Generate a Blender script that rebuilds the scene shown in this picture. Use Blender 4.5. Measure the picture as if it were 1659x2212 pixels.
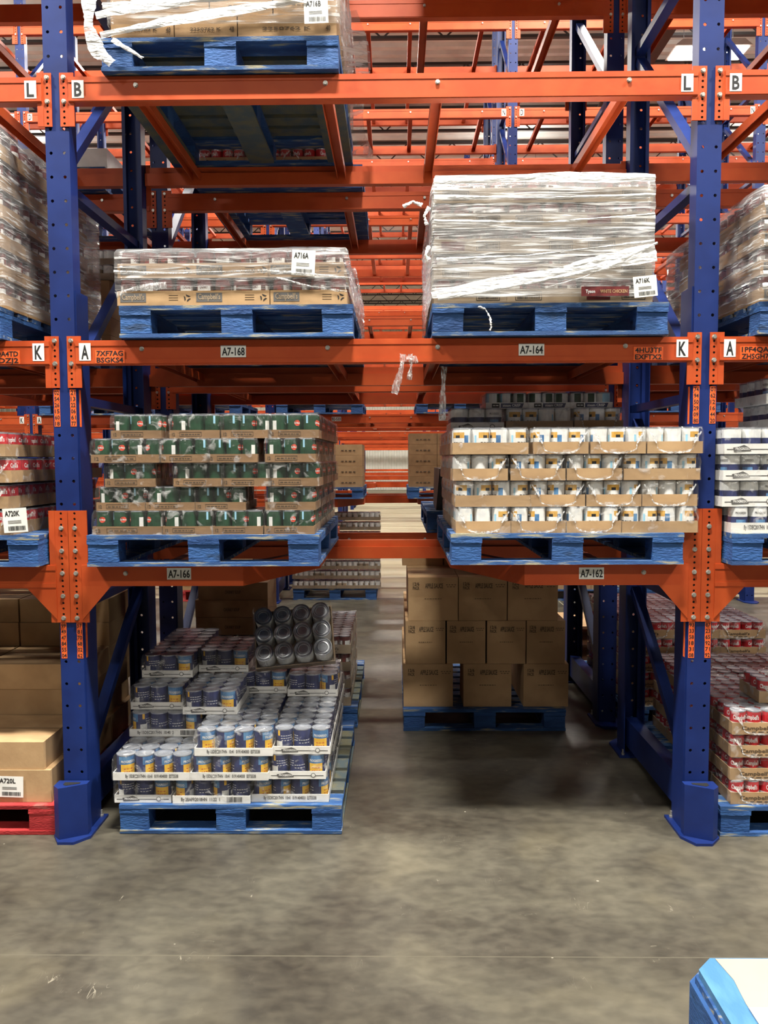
import bpy, math, random
from mathutils import Matrix, Vector
random.seed(7)
R = math.radians
scene = bpy.context.scene
COL = scene.collection
for o in list(bpy.data.objects): bpy.data.objects.remove(o)

# ---------------------------------------------------------------- camera
cam_d = bpy.data.cameras.new('camera'); cam = bpy.data.objects.new('camera', cam_d); COL.objects.link(cam)
cam_d.sensor_fit = 'VERTICAL'; cam_d.sensor_height = 36.0; cam_d.lens = 1774.845/2212*36; cam_d.clip_end = 200
YAW, PIT, ROL = -.0138, .0641, .0042
def basis(a, b, d):
    c, s = math.cos(ROL), math.sin(ROL); a, b = c*a+s*b, -s*a+c*b
    c, s = math.cos(PIT), math.sin(PIT); y, z = c*d+s*b, -s*d+c*b
    c, s = math.cos(YAW), math.sin(YAW); return Vector((c*a+s*y, -s*a+c*y, z))
rt, up, fw = basis(1,0,0), basis(0,1,0), basis(0,0,1)
m = Matrix((rt, up, -fw)).transposed().to_4x4(); m.translation = Vector((.0532, -3.6346, 1.6952))
cam.matrix_world = m
scene.camera = cam
# ---------------------------------------------------------------- light and exposure
scene.view_settings.view_transform = 'Standard'; scene.view_settings.look = 'None'
scene.view_settings.gamma = 1; scene.view_settings.exposure = 0.5; scene.view_settings.use_curve_mapping = False
W = bpy.data.worlds.new('world'); scene.world = W; W.use_nodes = True
W.node_tree.nodes['Background'].inputs[0].default_value = (.8,.85,.9,1); W.node_tree.nodes['Background'].inputs[1].default_value = .05
LAMP_Z = 8.3
#        y of the aisle, x positions, power
LAMPS = [(-8.3, (-5.2,.3,5.8), 150), (-2.0, (-5.4,.25,5.9), 800), (4.35, (-6.5,-2.2,2.35,6.9), 260), (10.35, (-8,-2.2,5.2,9.5), 330), (16.35, (-9,-3,3,9), 380), (22.3, (-9,0,9), 450), (30.5, (-12,-4,4,12), 600)]  # first row: unseen lamps added behind the viewer for frontal fill

# ---------------------------------------------------------------- materials
def srgb(r, g, b):
    f = lambda v: (v/255/12.92) if v/255 <= .04045 else ((v/255+.055)/1.055)**2.4
    return (f(r), f(g), f(b), 1)
def newmat(name):
    m = bpy.data.materials.new(name); m.use_nodes = True; return m, m.node_tree.nodes, m.node_tree.links
def pmat(name, c, c2=None, rough=.5, metal=0, scale=8, stretch=(1,1,1), bump=0, bscale=60, lo=.4, hi=.6, c3=None, t3=.68, vary=0, spec=.5, detail=6):
    m, N, L = newmat(name); P = N['Principled BSDF']
    P.inputs['Roughness'].default_value = rough; P.inputs['Metallic'].default_value = metal
    P.inputs['Specular IOR Level'].default_value = spec
    P.inputs['Base Color'].default_value = c
    tc = N.new('ShaderNodeTexCoord'); mp = N.new('ShaderNodeMapping'); L.new(tc.outputs['Object'], mp.inputs[0])
    mp.inputs['Scale'].default_value = stretch
    oi = N.new('ShaderNodeObjectInfo')
    add = N.new('ShaderNodeVectorMath'); add.operation = 'ADD'; sc = N.new('ShaderNodeVectorMath'); sc.operation = 'SCALE'
    sc.inputs['Scale'].default_value = 37.0; cx = N.new('ShaderNodeCombineXYZ')
    for i in range(3): L.new(oi.outputs['Random'], cx.inputs[i])
    L.new(cx.outputs[0], sc.inputs[0]); L.new(mp.outputs[0], add.inputs[0]); L.new(sc.outputs[0], add.inputs[1])
    out = None
    if c2:
        nz = N.new('ShaderNodeTexNoise'); nz.inputs['Scale'].default_value = scale; nz.inputs['Detail'].default_value = detail
        L.new(add.outputs[0], nz.inputs['Vector'])
        rp = N.new('ShaderNodeValToRGB'); rp.color_ramp.elements[0].position = lo; rp.color_ramp.elements[1].position = hi
        rp.color_ramp.elements[0].color = c; rp.color_ramp.elements[1].color = c2
        if c3:
            e = rp.color_ramp.elements.new(t3); e.color = c3
        L.new(nz.outputs[0], rp.inputs[0]); out = rp.outputs[0]
        if vary:
            hs = N.new('ShaderNodeHueSaturation'); mr = N.new('ShaderNodeMapRange')
            mr.inputs['To Min'].default_value = 1-vary; mr.inputs['To Max'].default_value = 1+vary
            L.new(oi.outputs['Random'], mr.inputs[0]); L.new(mr.outputs[0], hs.inputs['Value']); L.new(out, hs.inputs['Color']); out = hs.outputs[0]
        L.new(out, P.inputs['Base Color'])
    if bump:
        n2 = N.new('ShaderNodeTexNoise'); n2.inputs['Scale'].default_value = bscale; n2.inputs['Detail'].default_value = 4
        L.new(add.outputs[0], n2.inputs['Vector'])
        b = N.new('ShaderNodeBump'); b.inputs['Strength'].default_value = bump; b.inputs['Distance'].default_value = .01
        L.new(n2.outputs[0], b.inputs['Height']); L.new(b.outputs[0], P.inputs['Normal'])
    return m
M = {}
M['orange'] = pmat('orange_paint', srgb(184,77,32), srgb(175,68,26), .5, scale=6, bump=.05, bscale=30, spec=.35)
M['blue'] = pmat('blue_paint', srgb(21,43,104), srgb(17,36,92), .45, scale=5, bump=.04, bscale=25, spec=.35)
M['steel'] = pmat('zinc_steel', srgb(205,203,196), srgb(170,168,160), .35, .7, scale=60)
M['black'] = pmat('hole_shade', srgb(10,9,9), rough=.9)
M['white'] = pmat('white_sticker', srgb(236,236,230), srgb(222,222,216), .5, scale=10)
M['ink'] = pmat('black_ink', srgb(22,22,24), rough=.6)
M['inkgrey'] = pmat('grey_ink', srgb(92,90,88), rough=.7)
M['inkbrown'] = pmat('brown_ink', srgb(78,62,44), rough=.8)
M['osticker'] = pmat('orange_sticker', srgb(238,104,44), srgb(226,92,36), .5, scale=40)
M['pallet'] = pmat('blue_pallet_wood', srgb(24,62,116), srgb(38,82,138), .75, scale=5, stretch=(1,1,3), bump=.5, bscale=45, lo=.35, hi=.6, c3=srgb(22,50,84), t3=.70, vary=.18)
M['palletw'] = pmat('worn_blue_board', srgb(30,68,120), srgb(42,86,138), .8, scale=4, stretch=(2,8,14), bump=.5, bscale=50, lo=.42, hi=.54, c3=srgb(150,146,124), t3=.66, vary=.15)
M['palletg'] = pmat('bare_worn_board', srgb(92,90,70), srgb(66,78,82), .85, scale=4, stretch=(3,3,10), bump=.4, bscale=50, lo=.4, hi=.6, vary=.15)
M['lightpal'] = pmat('light_blue_board', srgb(62,112,156), srgb(78,128,170), .6, scale=6, stretch=(3,1,1), bump=.2, c3=srgb(150,170,178), t3=.7)
M['cream'] = pmat('cream_sheet', srgb(158,155,138), srgb(144,146,134), .7, scale=5)
M['redpal'] = pmat('red_pallet_wood', srgb(150,30,34), srgb(176,48,48), .75, scale=6, stretch=(1,1,3), bump=.4, lo=.4, hi=.6, c3=srgb(190,120,110), t3=.74, vary=.1)
M['card'] = pmat('cardboard', srgb(178,146,106), srgb(166,134,96), .85, scale=7, bump=.05, vary=.07)
M['cardg'] = pmat('grey_cardboard', srgb(156,138,114), srgb(144,126,104), .85, scale=9, bump=.05, vary=.06)
M['carddk'] = pmat('brown_cardboard', srgb(140,108,74), srgb(128,98,66), .85, scale=9, bump=.05, vary=.08)
M['traywhite'] = pmat('white_card_tray', srgb(238,237,233), srgb(228,227,222), .7, scale=12, bump=.04, vary=.04)
M['tin'] = pmat('tin_lid', srgb(170,173,176), srgb(150,153,158), .32, 1.0, scale=30)
M['lidpale'] = pmat('dull_lid', srgb(178,182,190), srgb(160,165,175), .38, .55, scale=30)
M['navy'] = pmat('navy_label', srgb(48,56,104), srgb(36,44,84), .4, scale=30)
M['sky'] = pmat('sky_label', srgb(62,108,158), srgb(92,138,180), .4, scale=25)
M['yellow'] = pmat('yellow_label', srgb(232,186,60), srgb(222,170,50), .4, scale=40)
M['green'] = pmat('green_label', srgb(28,68,44), srgb(20,52,34), .4, scale=25)
M['ltblue'] = pmat('light_blue_label', srgb(150,200,225), rough=.4)
M['red'] = pmat('red_label', srgb(190,40,48), srgb(170,32,42), .4, scale=30)
M['labelwhite'] = pmat('white_label', srgb(230,230,226), srgb(214,216,216), .4, scale=40)
M['gold'] = pmat('gold_label', srgb(212,168,84), srgb(196,148,66), .4, scale=40)
M['brownlab'] = pmat('dark_label', srgb(84,58,50), srgb(130,50,44), .4, scale=30, lo=.5, hi=.56)
M['plum'] = pmat('dark_red_label', srgb(112,44,44), srgb(88,34,36), .4, scale=30)
M['heart'] = pmat('red_logo', srgb(206,74,52), rough=.4)
M['tail'] = pmat('milky_film', srgb(226,224,224), rough=.25)
M['deck'] = pmat('roof_deck', srgb(206,206,200), srgb(190,190,186), .6, scale=2)
M['joist'] = pmat('dark_joist', srgb(52,48,48), rough=.6)
M['wall'] = pmat('wall_panel', srgb(232,232,222), srgb(220,220,208), .5, scale=1.5)
M['sheet'] = pmat('black_sheet', srgb(22,24,28), rough=.45, bump=.3, bscale=20)

def glassfilm(name, base, streak, s_scale, stretch, rough, tint, lo, hi, white=.75, bumpd=.35):
    m, N, L = newmat(name); N.clear()
    out = N.new('ShaderNodeOutputMaterial'); tr = N.new('ShaderNodeBsdfTransparent'); tr.inputs[0].default_value = tint
    gl = N.new('ShaderNodeBsdfGlossy'); gl.inputs['Roughness'].default_value = rough; gl.inputs[0].default_value = (.95,.95,.95,1)
    df = N.new('ShaderNodeBsdfDiffuse'); df.inputs[0].default_value = (white,white,white*.99,1)
    tc = N.new('ShaderNodeTexCoord'); mp = N.new('ShaderNodeMapping'); mp.inputs['Scale'].default_value = stretch; L.new(tc.outputs['Object'], mp.inputs[0])
    oi = N.new('ShaderNodeObjectInfo'); ad = N.new('ShaderNodeVectorMath'); ad.operation='ADD'
    mu = N.new('ShaderNodeMath'); mu.operation='MULTIPLY'; mu.inputs[1].default_value = 23; L.new(oi.outputs['Random'], mu.inputs[0])
    L.new(mp.outputs[0], ad.inputs[0]); L.new(mu.outputs[0], ad.inputs[1])
    nz = N.new('ShaderNodeTexNoise'); nz.inputs['Scale'].default_value = s_scale; nz.inputs['Detail'].default_value = 5; nz.inputs['Distortion'].default_value = .6
    L.new(ad.outputs[0], nz.inputs['Vector'])
    mr = N.new('ShaderNodeMapRange'); mr.inputs['From Min'].default_value = lo; mr.inputs['From Max'].default_value = hi
    mr.inputs['To Min'].default_value = base; mr.inputs['To Max'].default_value = streak; L.new(nz.outputs[0], mr.inputs[0])
    fr = N.new('ShaderNodeLayerWeight'); fr.inputs['Blend'].default_value = .5
    fp = N.new('ShaderNodeMath'); fp.operation='POWER'; fp.inputs[1].default_value = 3.5; L.new(fr.outputs['Facing'], fp.inputs[0])
    fm = N.new('ShaderNodeMapRange'); fm.inputs['To Min'].default_value = .035; fm.inputs['To Max'].default_value = .45; L.new(fp.outputs[0], fm.inputs[0])
    bp = N.new('ShaderNodeBump'); bp.inputs['Strength'].default_value = bumpd; bp.inputs['Distance'].default_value = .02; L.new(nz.outputs[0], bp.inputs['Height'])
    for s in (gl, df, fr): L.new(bp.outputs[0], s.inputs['Normal'])
    a = N.new('ShaderNodeMixShader'); L.new(mr.outputs[0], a.inputs[0]); L.new(tr.outputs[0], a.inputs[1]); L.new(df.outputs[0], a.inputs[2])
    b = N.new('ShaderNodeMixShader'); L.new(fm.outputs[0], b.inputs[0]); L.new(a.outputs[0], b.inputs[1]); L.new(gl.outputs[0], b.inputs[2])
    L.new(b.outputs[0], out.inputs[0]); return m
M['film'] = glassfilm('shrink_film', .02, .42, 20, (1,1,1), .1, (.96,.96,.955,1), .57, .74, bumpd=.5)
M['crimp'] = glassfilm('crimped_film', .2, .8, 60, (1,1,1), .2, (.9,.9,.9,1), .4, .6)
M['wrap'] = glassfilm('stretch_wrap', .15, .85, 5, (1,1.2,16), .14, (.84,.83,.82,1), .54, .68, white=.62, bumpd=.35)
M['wraphvy'] = glassfilm('dense_stretch_wrap', .24, .95, 4.5, (1,1.2,18), .16, (.86,.85,.83,1), .53, .66, white=.78, bumpd=.35)
M['clearfilm'] = glassfilm('clear_film', .0, .12, 20, (1,1,1), .1, (.99,.99,.99,1), .6, .8, bumpd=.4)
M['ribbon'] = glassfilm('roped_wrap', .7, 1., 12, (1,1,6), .2, (.9,.9,.9,1), .35, .55, white=.92, bumpd=.6)
M['wisp'] = glassfilm('loose_film', .22, .75, 30, (4,4,1), .15, (.9,.9,.9,1), .45, .65, bumpd=.5)

# ---------------------------------------------------------------- mesh helpers
class MB:
    def __init__(s): s.v=[]; s.f=[]; s.m=[]; s.mats=[]; s.sm=[]
    def mi(s, mat):
        if mat not in s.mats: s.mats.append(mat)
        return s.mats.index(mat)
    def add(s, vs, fs, mat, smooth=False):
        b=len(s.v); k=s.mi(mat); s.v += [tuple(p) for p in vs]
        for f in fs: s.f.append([b+i for i in f]); s.m.append(k); s.sm.append(smooth)
    def box(s, x0,x1,y0,y1,z0,z1, mat):
        vs=[(x,y,z) for z in (z0,z1) for y in (y0,y1) for x in (x0,x1)]
        s.add(vs, [(0,2,3,1),(4,5,7,6),(0,1,5,4),(2,6,7,3),(0,4,6,2),(1,3,7,5)], mat)
    def bar(s, p, q, w, h, mat, upv=(0,0,1)):
        p,q=Vector(p),Vector(q); d=(q-p).normalized(); u=Vector(upv)
        sd=d.cross(u)
        if sd.length<1e-4: sd=d.cross(Vector((0,1,0)))
        sd.normalize(); u=sd.cross(d).normalized(); vs=[]
        for c in (p,q):
            for a,b in ((-1,-1),(1,-1),(1,1),(-1,1)): vs.append(c+sd*w/2*a+u*h/2*b)
        s.add(vs, [(0,1,2,3),(7,6,5,4),(0,4,5,1),(1,5,6,2),(2,6,7,3),(3,7,4,0)], mat)
    def cyl(s, c, r, h, mat, axis='z', n=10, r2=None, smooth=True, cap=True):
        r2=r if r2 is None else r2; vs=[]; 
        for k,(t,rr) in enumerate(((0,r),(h,r2))):
            for i in range(n):
                a=2*math.pi*i/n; u,v=rr*math.cos(a),rr*math.sin(a)
                vs.append({'z':(c[0]+u,c[1]+v,c[2]+t),'y':(c[0]+u,c[1]+t,c[2]+v),'x':(c[0]+t,c[1]+u,c[2]+v)}[axis])
        s.add(vs, [(i,(i+1)%n,n+(i+1)%n,n+i) for i in range(n)], mat, smooth)
        if cap: s.add(vs, [tuple(range(n))[::-1], tuple(range(n,2*n))], mat)
    def lathe(s, prof, mat, n=16, c=(0,0,0)):   # prof: (r,z,mat)
        rings=[]
        for r,z,_ in prof:
            rings.append([(c[0]+r*math.cos(2*math.pi*i/n), c[1]+r*math.sin(2*math.pi*i/n), c[2]+z) for i in range(n)])
        for k in range(len(prof)-1):
            s.add(rings[k]+rings[k+1], [(i,(i+1)%n,n+(i+1)%n,n+i) for i in range(n)], prof[k][2] or mat, False)
    def prism(s, poly, z0, z1, mat):
        n=len(poly); vs=[(x,y,z0) for x,y in poly]+[(x,y,z1) for x,y in poly]
        s.add(vs, [tuple(range(n))[::-1], tuple(range(n,2*n))]+[(i,(i+1)%n,n+(i+1)%n,n+i) for i in range(n)], mat)
    def hprism(s, poly, y0, y1, mat):            # polygon in xz, extruded along y
        n=len(poly); vs=[(x,y0,z) for x,z in poly]+[(x,y1,z) for x,z in poly]
        s.add(vs, [tuple(range(n)), tuple(range(n,2*n))[::-1]]+[(i,n+i,n+(i+1)%n,(i+1)%n) for i in range(n)], mat)
    def cell(s, x0,x1,z0,z1,cx,cz,r,y,th,mat, sgn=1):   # square with a round hole, facing -y*sgn
        sq=[(x0,z0),(cx,z0),(x1,z0),(x1,cz),(x1,z1),(cx,z1),(x0,z1),(x0,cz)]
        vs=[(a,y,b) for a,b in sq]
        for i in range(8):
            a=math.pi*1.25+i*math.pi/4; vs.append((cx+r*math.cos(a),y,cz+r*math.sin(a)))
        for i in range(8): vs.append((vs[8+i][0],y+th*sgn,vs[8+i][2]))
        s.add(vs, [(i,(i+1)%8,8+(i+1)%8,8+i) for i in range(8)]+[(8+i,8+(i+1)%8,16+(i+1)%8,16+i) for i in range(8)], mat)
    def text(s, txt, cx, z, size, y, mat, width=None, sgn=1, wrap=None, axis='x'):
        vs,fs,w=textdata(txt); k=size
        kx = k if width is None else width/w
        P=[]
        for (a,b) in vs:
            X=(a-w/2)*kx; Z=z+b*k
            if wrap:                                # around a can of radius wrap, cx = angle
                an=cx+X/wrap-math.pi/2; P.append((wrap*1.006*math.cos(an), wrap*1.006*math.sin(an), Z))
            elif axis=='x': P.append((cx+X*sgn, y, Z))
            else: P.append((y, cx+X*sgn, Z))
        s.add(P, fs, mat)
    def build(s, name, parent=None, loc=None, link=True):
        me=bpy.data.meshes.new(name); me.from_pydata(s.v,[],s.f)
        for mt in s.mats: me.materials.append(M[mt])
        me.polygons.foreach_set('material_index', s.m); me.polygons.foreach_set('use_smooth', s.sm); me.update()
        o=bpy.data.objects.new(name, me)
        if link: COL.objects.link(o)
        if parent: o.parent=parent
        if loc: o.location=loc
        return o
_tx={}
def textdata(t):
    if t[0]=='_':                                  # unreadable print: a row of short dashes
        vs=[];fs=[];x=0;rd=random.Random(len(t))
        for _ in t:
            w=rd.uniform(.25,.7); k=len(vs); vs+=[(x,.15),(x+w,.15),(x+w,.6),(x,.6)]; fs.append((k,k+1,k+2,k+3)); x+=w+.2
        return vs,fs,x-.2
    if t in _tx: return _tx[t]
    cu=bpy.data.curves.new('t','FONT'); cu.body=t; cu.size=1.4; cu.resolution_u=2; cu.offset=.034
    ob=bpy.data.objects.new('t',cu); me=bpy.data.meshes.new_from_object(ob)
    vs=[(v.co.x,v.co.y) for v in me.vertices]; fs=[tuple(p.vertices) for p in me.polygons]
    mn=min(v[0] for v in vs); vs=[(x-mn,y) for x,y in vs]; w=max(v[0] for v in vs)
    bpy.data.objects.remove(ob); bpy.data.curves.remove(cu); bpy.data.meshes.remove(me)
    _tx[t]=(vs,fs,w); return _tx[t]
def tag(o, label=None, cat=None, group=None, kind=None):
    if label: o['label']=label
    if cat: o['category']=cat
    if group: o['group']=group
    if kind: o['kind']=kind
    return o
def empty(name, loc=(0,0,0), rz=0):
    o=bpy.data.objects.new(name,None); COL.objects.link(o); o.location=loc; o.rotation_euler=(0,0,rz); o.empty_display_size=.05; return o
def copy_tree(o, parent=None):
    c=o.copy(); COL.objects.link(c)
    if parent: c.parent=parent
    for ch in KIDS.get(o.name, []): copy_tree(ch, c)
    return c
KIDS={}
def note(o):                                     # remember children of a proto
    KIDS[o.name]=list(o.children)
    for ch in o.children: note(ch)
def place(proto, loc, rot=None, **k):
    o=copy_tree(proto) if proto.get('_used') else proto
    if not proto.get('_used'):
        note(proto); proto['_used']=1; o=proto
    if o is not proto and '_used' in o: del o['_used']
    o.location=loc
    if rot is not None: o.rotation_euler=rot if hasattr(rot,'__len__') else (0,0,rot)
    for q in ('label','group','category'):
        if q in o: del o[q]
    tag(o, **k); return o
ORD=['bottom','second','third','fourth','fifth','sixth','seventh','eighth','ninth']
CNT=['leftmost','second from left','third from left','fourth from left','fifth from left']

# ---------------------------------------------------------------- the building
def struct(name, mb): o=mb.build(name); o['kind']='structure'; return o
XW, YB, YF, ZC = 26, -12.5, 42, 9.6
# concrete floor
mfl, N, L = newmat('concrete_floor'); P=N['Principled BSDF']; tc=N.new('ShaderNodeTexCoord')
def noise(scale, detail=6, st=(1,1,1), dist=0.):
    mp=N.new('ShaderNodeMapping'); mp.inputs['Scale'].default_value=st; L.new(tc.outputs['Object'],mp.inputs[0])
    n=N.new('ShaderNodeTexNoise'); n.inputs['Scale'].default_value=scale; n.inputs['Detail'].default_value=detail; n.inputs['Distortion'].default_value=dist
    L.new(mp.outputs[0],n.inputs['Vector']); return n.outputs[0]
def ramp(src, stops):
    r=N.new('ShaderNodeValToRGB'); e=r.color_ramp.elements
    e[0].position,e[0].color=stops[0]; e[1].position,e[1].color=stops[-1]
    for p,c in stops[1:-1]: q=e.new(p); q.color=c
    L.new(src,r.inputs[0]); return r.outputs[0]
def mixc(f, a, b, mode='MIX'):
    x=N.new('ShaderNodeMix'); x.data_type='RGBA'; x.blend_type=mode
    for s,v in ((x.inputs[0],f),(x.inputs[6],a),(x.inputs[7],b)):
        if isinstance(v,(float,int)): s.default_value=v
        elif isinstance(v,tuple): s.default_value=v
        else: L.new(v,s)
    return x.outputs[2]
base=ramp(noise(1.6,10,(1,1.3,1),.15),[(.34,srgb(56,52,45)),(.5,srgb(80,77,67)),(.66,srgb(102,98,84))])
fine=ramp(noise(14,9,(1,1.5,1),.2),[(.35,srgb(52,48,42)),(.65,srgb(96,91,79))])
c=mixc(.4,base,fine)
blot=ramp(noise(2.2,8,(1,1,1),.3),[(.55,(0,0,0,1)),(.72,(.5,.5,.5,1))])
c=mixc(blot,c,mixc(.5,c,srgb(140,132,108)))
scr=ramp(noise(5,1,(1,5,1),1.2),[(.4975,(0,0,0,1)),(.5,(1,1,1,1)),(.5025,(0,0,0,1))])
sm=ramp(noise(4,2),[(.62,(0,0,0,1)),(.68,(.6,.6,.6,1))])
c=mixc(mixc(1.,scr,sm,'MULTIPLY'),c,srgb(150,145,128))
scr2=ramp(noise(7,1,(5,1,1),1.),[(.498,(0,0,0,1)),(.5,(1,1,1,1)),(.502,(0,0,0,1))])
sm2=ramp(noise(5,2,(1,1.2,1)),[(.64,(0,0,0,1)),(.68,(.6,.6,.6,1))])
c=mixc(mixc(1.,scr2,sm2,'MULTIPLY'),c,srgb(172,166,148))
dk=ramp(noise(.75,4,(1,1.2,1)),[(.4,(.62,.6,.58,1)),(.62,(1.,1.,1.,1))])
c=mixc(.85,c,dk,'MULTIPLY')
vo=N.new('ShaderNodeTexVoronoi'); vo.inputs['Scale'].default_value=5; L.new(tc.outputs['Object'],vo.inputs['Vector'])
c=mixc(ramp(vo.outputs['Distance'],[(.022,(1,1,1,1)),(.03,(0,0,0,1))]),c,srgb(150,146,132))
# reflected light painted as a paler floor colour from the second double row on
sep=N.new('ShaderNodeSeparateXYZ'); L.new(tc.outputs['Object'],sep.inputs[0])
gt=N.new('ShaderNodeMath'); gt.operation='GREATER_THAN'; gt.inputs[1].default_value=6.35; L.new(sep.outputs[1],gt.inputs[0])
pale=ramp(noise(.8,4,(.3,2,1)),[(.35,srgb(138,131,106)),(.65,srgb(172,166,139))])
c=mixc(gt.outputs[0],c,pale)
def lineat(axis, v, w):
    s=N.new('ShaderNodeMath'); s.operation='SUBTRACT'; s.inputs[1].default_value=v; L.new(sep.outputs[axis],s.inputs[0])
    a=N.new('ShaderNodeMath'); a.operation='ABSOLUTE'; L.new(s.outputs[0],a.inputs[0])
    t=N.new('ShaderNodeMath'); t.operation='LESS_THAN'; t.inputs[1].default_value=w; L.new(a.outputs[0],t.inputs[0]); return t.outputs[0]
for ax,v,w,col in ((1,-.93,.002,srgb(92,88,75)),(1,1.36,.003,srgb(48,44,38)),(0,2.0,.004,srgb(186,178,150)),(1,4.3,.003,srgb(70,66,56))):
    c=mixc(lineat(ax,v,w),c,col)
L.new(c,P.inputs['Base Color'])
P.inputs['Roughness'].default_value=.42
rr=N.new('ShaderNodeMapRange'); rr.inputs['To Min'].default_value=.3; rr.inputs['To Max'].default_value=.6; L.new(noise(3,6),rr.inputs[0]); L.new(rr.outputs[0],P.inputs['Roughness'])
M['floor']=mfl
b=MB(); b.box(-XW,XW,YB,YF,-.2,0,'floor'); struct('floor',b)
b=MB()                                            # corrugated deck
n=int((YF-YB)/.3); vs=[]; fs=[]
for i in range(n+1):
    y=YB+i*.3
    for dy,z in ((0,ZC),(.12,ZC),(.16,ZC+.06),(.26,ZC+.06)): vs += [(-XW,y+dy,z),(XW,y+dy,z)]
for i in range(len(vs)//2-1): fs.append((2*i,2*i+1,2*i+3,2*i+2))
b.add(vs,fs,'deck'); struct('ceiling',b)
M['walldark'] = pmat('painted_block_wall', srgb(96,90,84), srgb(84,80,76), .7, scale=1.5)
def wallmb(x0,y0,x1,y1,rib=.3,mt='wall'):
    b=MB(); d=Vector((x1-x0,y1-y0)); n=int(d.length/rib); d=d/n; nm=Vector((-d.y,d.x)).normalized()*.04; pts=[]
    for i in range(n+1):
        for t,o in ((0,0),(.5,0),(.62,1),(.88,1)):
            p=Vector((x0,y0))+d*(i+t if i<n else n)+nm*o; pts.append(p)
    vs=[(p.x,p.y,z) for p in pts for z in (0,ZC+.1)]
    b.add(vs,[(2*i,2*i+2,2*i+3,2*i+1) for i in range(len(pts)-1)],mt); return b
struct('wall_back',wallmb(-XW,YF,XW,YF)); struct('wall_left',wallmb(-XW,YB,-XW,YF,.3,'walldark')); struct('wall_right',wallmb(XW,YF,XW,YB,.3,'walldark')); struct('wall_front',wallmb(XW,YB,-XW,YB,.3,'walldark'))
# open-web roof joists
b=MB()
b.box(-XW,XW,-.04,.04,-.02,.03,'joist'); b.box(-XW,XW,-.04,.04,-.52,-.47,'joist')
k=0; x=-XW
while x<XW-.5:
    b.bar((x,0,-.5 if k%2 else 0),(x+.55,0,0 if k%2 else -.5),.025,.025,'joist'); x+=.55; k+=1
j0=b.build('roof_joist')
for i in range(21):
    o=j0 if i==0 else j0.copy()
    if i: COL.objects.link(o)
    o.location=(0,-1+i*2.05,ZC-.03); o['kind']='structure'; o.name='trim_%d'%(i+1)
b=MB()
b.box(-.09,.09,YB,YF,-.04,0,'joist'); b.box(-.09,.09,YB,YF,-.64,-.6,'joist')
y=YB; k=0
while y<YF-1:
    b.bar((0,y,-.62 if k%2 else -.02),(0,y+1,-.02 if k%2 else -.62),.05,.05,'joist'); y+=1; k+=1
g0=b.build('roof_girder')
for i,x in enumerate((-12.2,-3.8,4.4,12.8)):
    o=g0 if i==0 else g0.copy()
    if i: COL.objects.link(o)
    o.location=(x,0,ZC-.55); o['kind']='structure'; o.name='trim_%d'%(i+31)
# lamps: fixtures with the area light in them
m_em,N2,L2=newmat('lamp_diffuser'); P2=N2['Principled BSDF']; P2.inputs['Emission Color'].default_value=(1,.96,.88,1); P2.inputs['Emission Strength'].default_value=6; P2.inputs['Base Color'].default_value=(.9,.9,.88,1)
M['lampglow']=m_em
root=empty('high_bay_lamp')
b=MB(); b.hprism([(-.62,.02),(.62,.02),(.5,.12),(-.5,.12)],-.26,.26,'deck'); b.build('housing',root)
b=MB(); b.box(-.58,.58,-.22,.22,.0,.018,'lampglow'); b.build('diffuser',root)
b=MB(); 
for sx in (-.4,.4): b.bar((sx,0,.12),(sx,0,1.32),.008,.008,'joist',(0,1,0))
b.build('suspension_wire',root)
AI=['aisle behind the viewer, added fill','nearest aisle','second aisle','third aisle','fourth aisle','fifth aisle','farthest aisle']
for a,(y,xs,pw) in enumerate(LAMPS):
    for i,x in enumerate(xs):
        place(root,(x,y,LAMP_Z),label=f'white high bay lamp hanging over the {AI[a]}, {CNT[i]}',cat='ceiling light',group='high bay lamps over the aisles')
        ld=bpy.data.lights.new('lamp_light','AREA'); ld.shape='RECTANGLE'; ld.size=1.15; ld.size_y=.45; ld.energy=pw; ld.color=(1,.955,.875)
        lo=bpy.data.objects.new('lamp_light',ld); COL.objects.link(lo); lo.location=(x,y,LAMP_Z-.02)
        l2=bpy.data.lights.new('lamp_uplight','AREA'); l2.shape='RECTANGLE'; l2.size=.9; l2.size_y=.3; l2.energy=pw*.11; l2.color=(1,.96,.9)
        lu=bpy.data.objects.new('lamp_uplight',l2); COL.objects.link(lu); lu.location=(x,y,LAMP_Z+.14); lu.rotation_euler=(math.pi,0,0)

# ---------------------------------------------------------------- pallet racking
LV=[1.23,2.22,3.34,4.48,5.67,6.64]; S=2.81; DEP=1.11; COLH=7.3; CW=.052
def column_mb(y, sg, detail=True, x=0, b=None):   # C section, slotted face at y, flanges running towards +y*sg
    b=b or MB(); z=.0
    if detail:
        k=0
        while z<COLH-.01:
            for s in (-1,1):
                xa,xb=(x-CW,x) if s<0 else (x,x+CW)
                b.cell(xa,xb,z,z+.1016,x+s*.029,z+.0792,.0072,y,.003,'blue',sg)
            z+=.1016
    else: b.box(x-CW,x+CW,min(y,y+.004*sg),max(y,y+.004*sg),0,COLH,'blue')
    for s in (-1,1):
        xa,xb=sorted((x+s*CW,x+s*(CW-.004)))
        b.box(xa,xb,*sorted((y+.0005*sg,y+.078*sg)),0,COLH,'blue')
        b.box(*sorted((x+s*CW,x+s*(CW+.006))),*sorted((y+.012*sg,y+.15*sg)),0,2.44,'blue')
        b.box(*sorted((x+s*CW,x+s*(CW-.018))),*sorted((y+.078*sg,y+.082*sg)),0,COLH,'blue')
    return b
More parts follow.
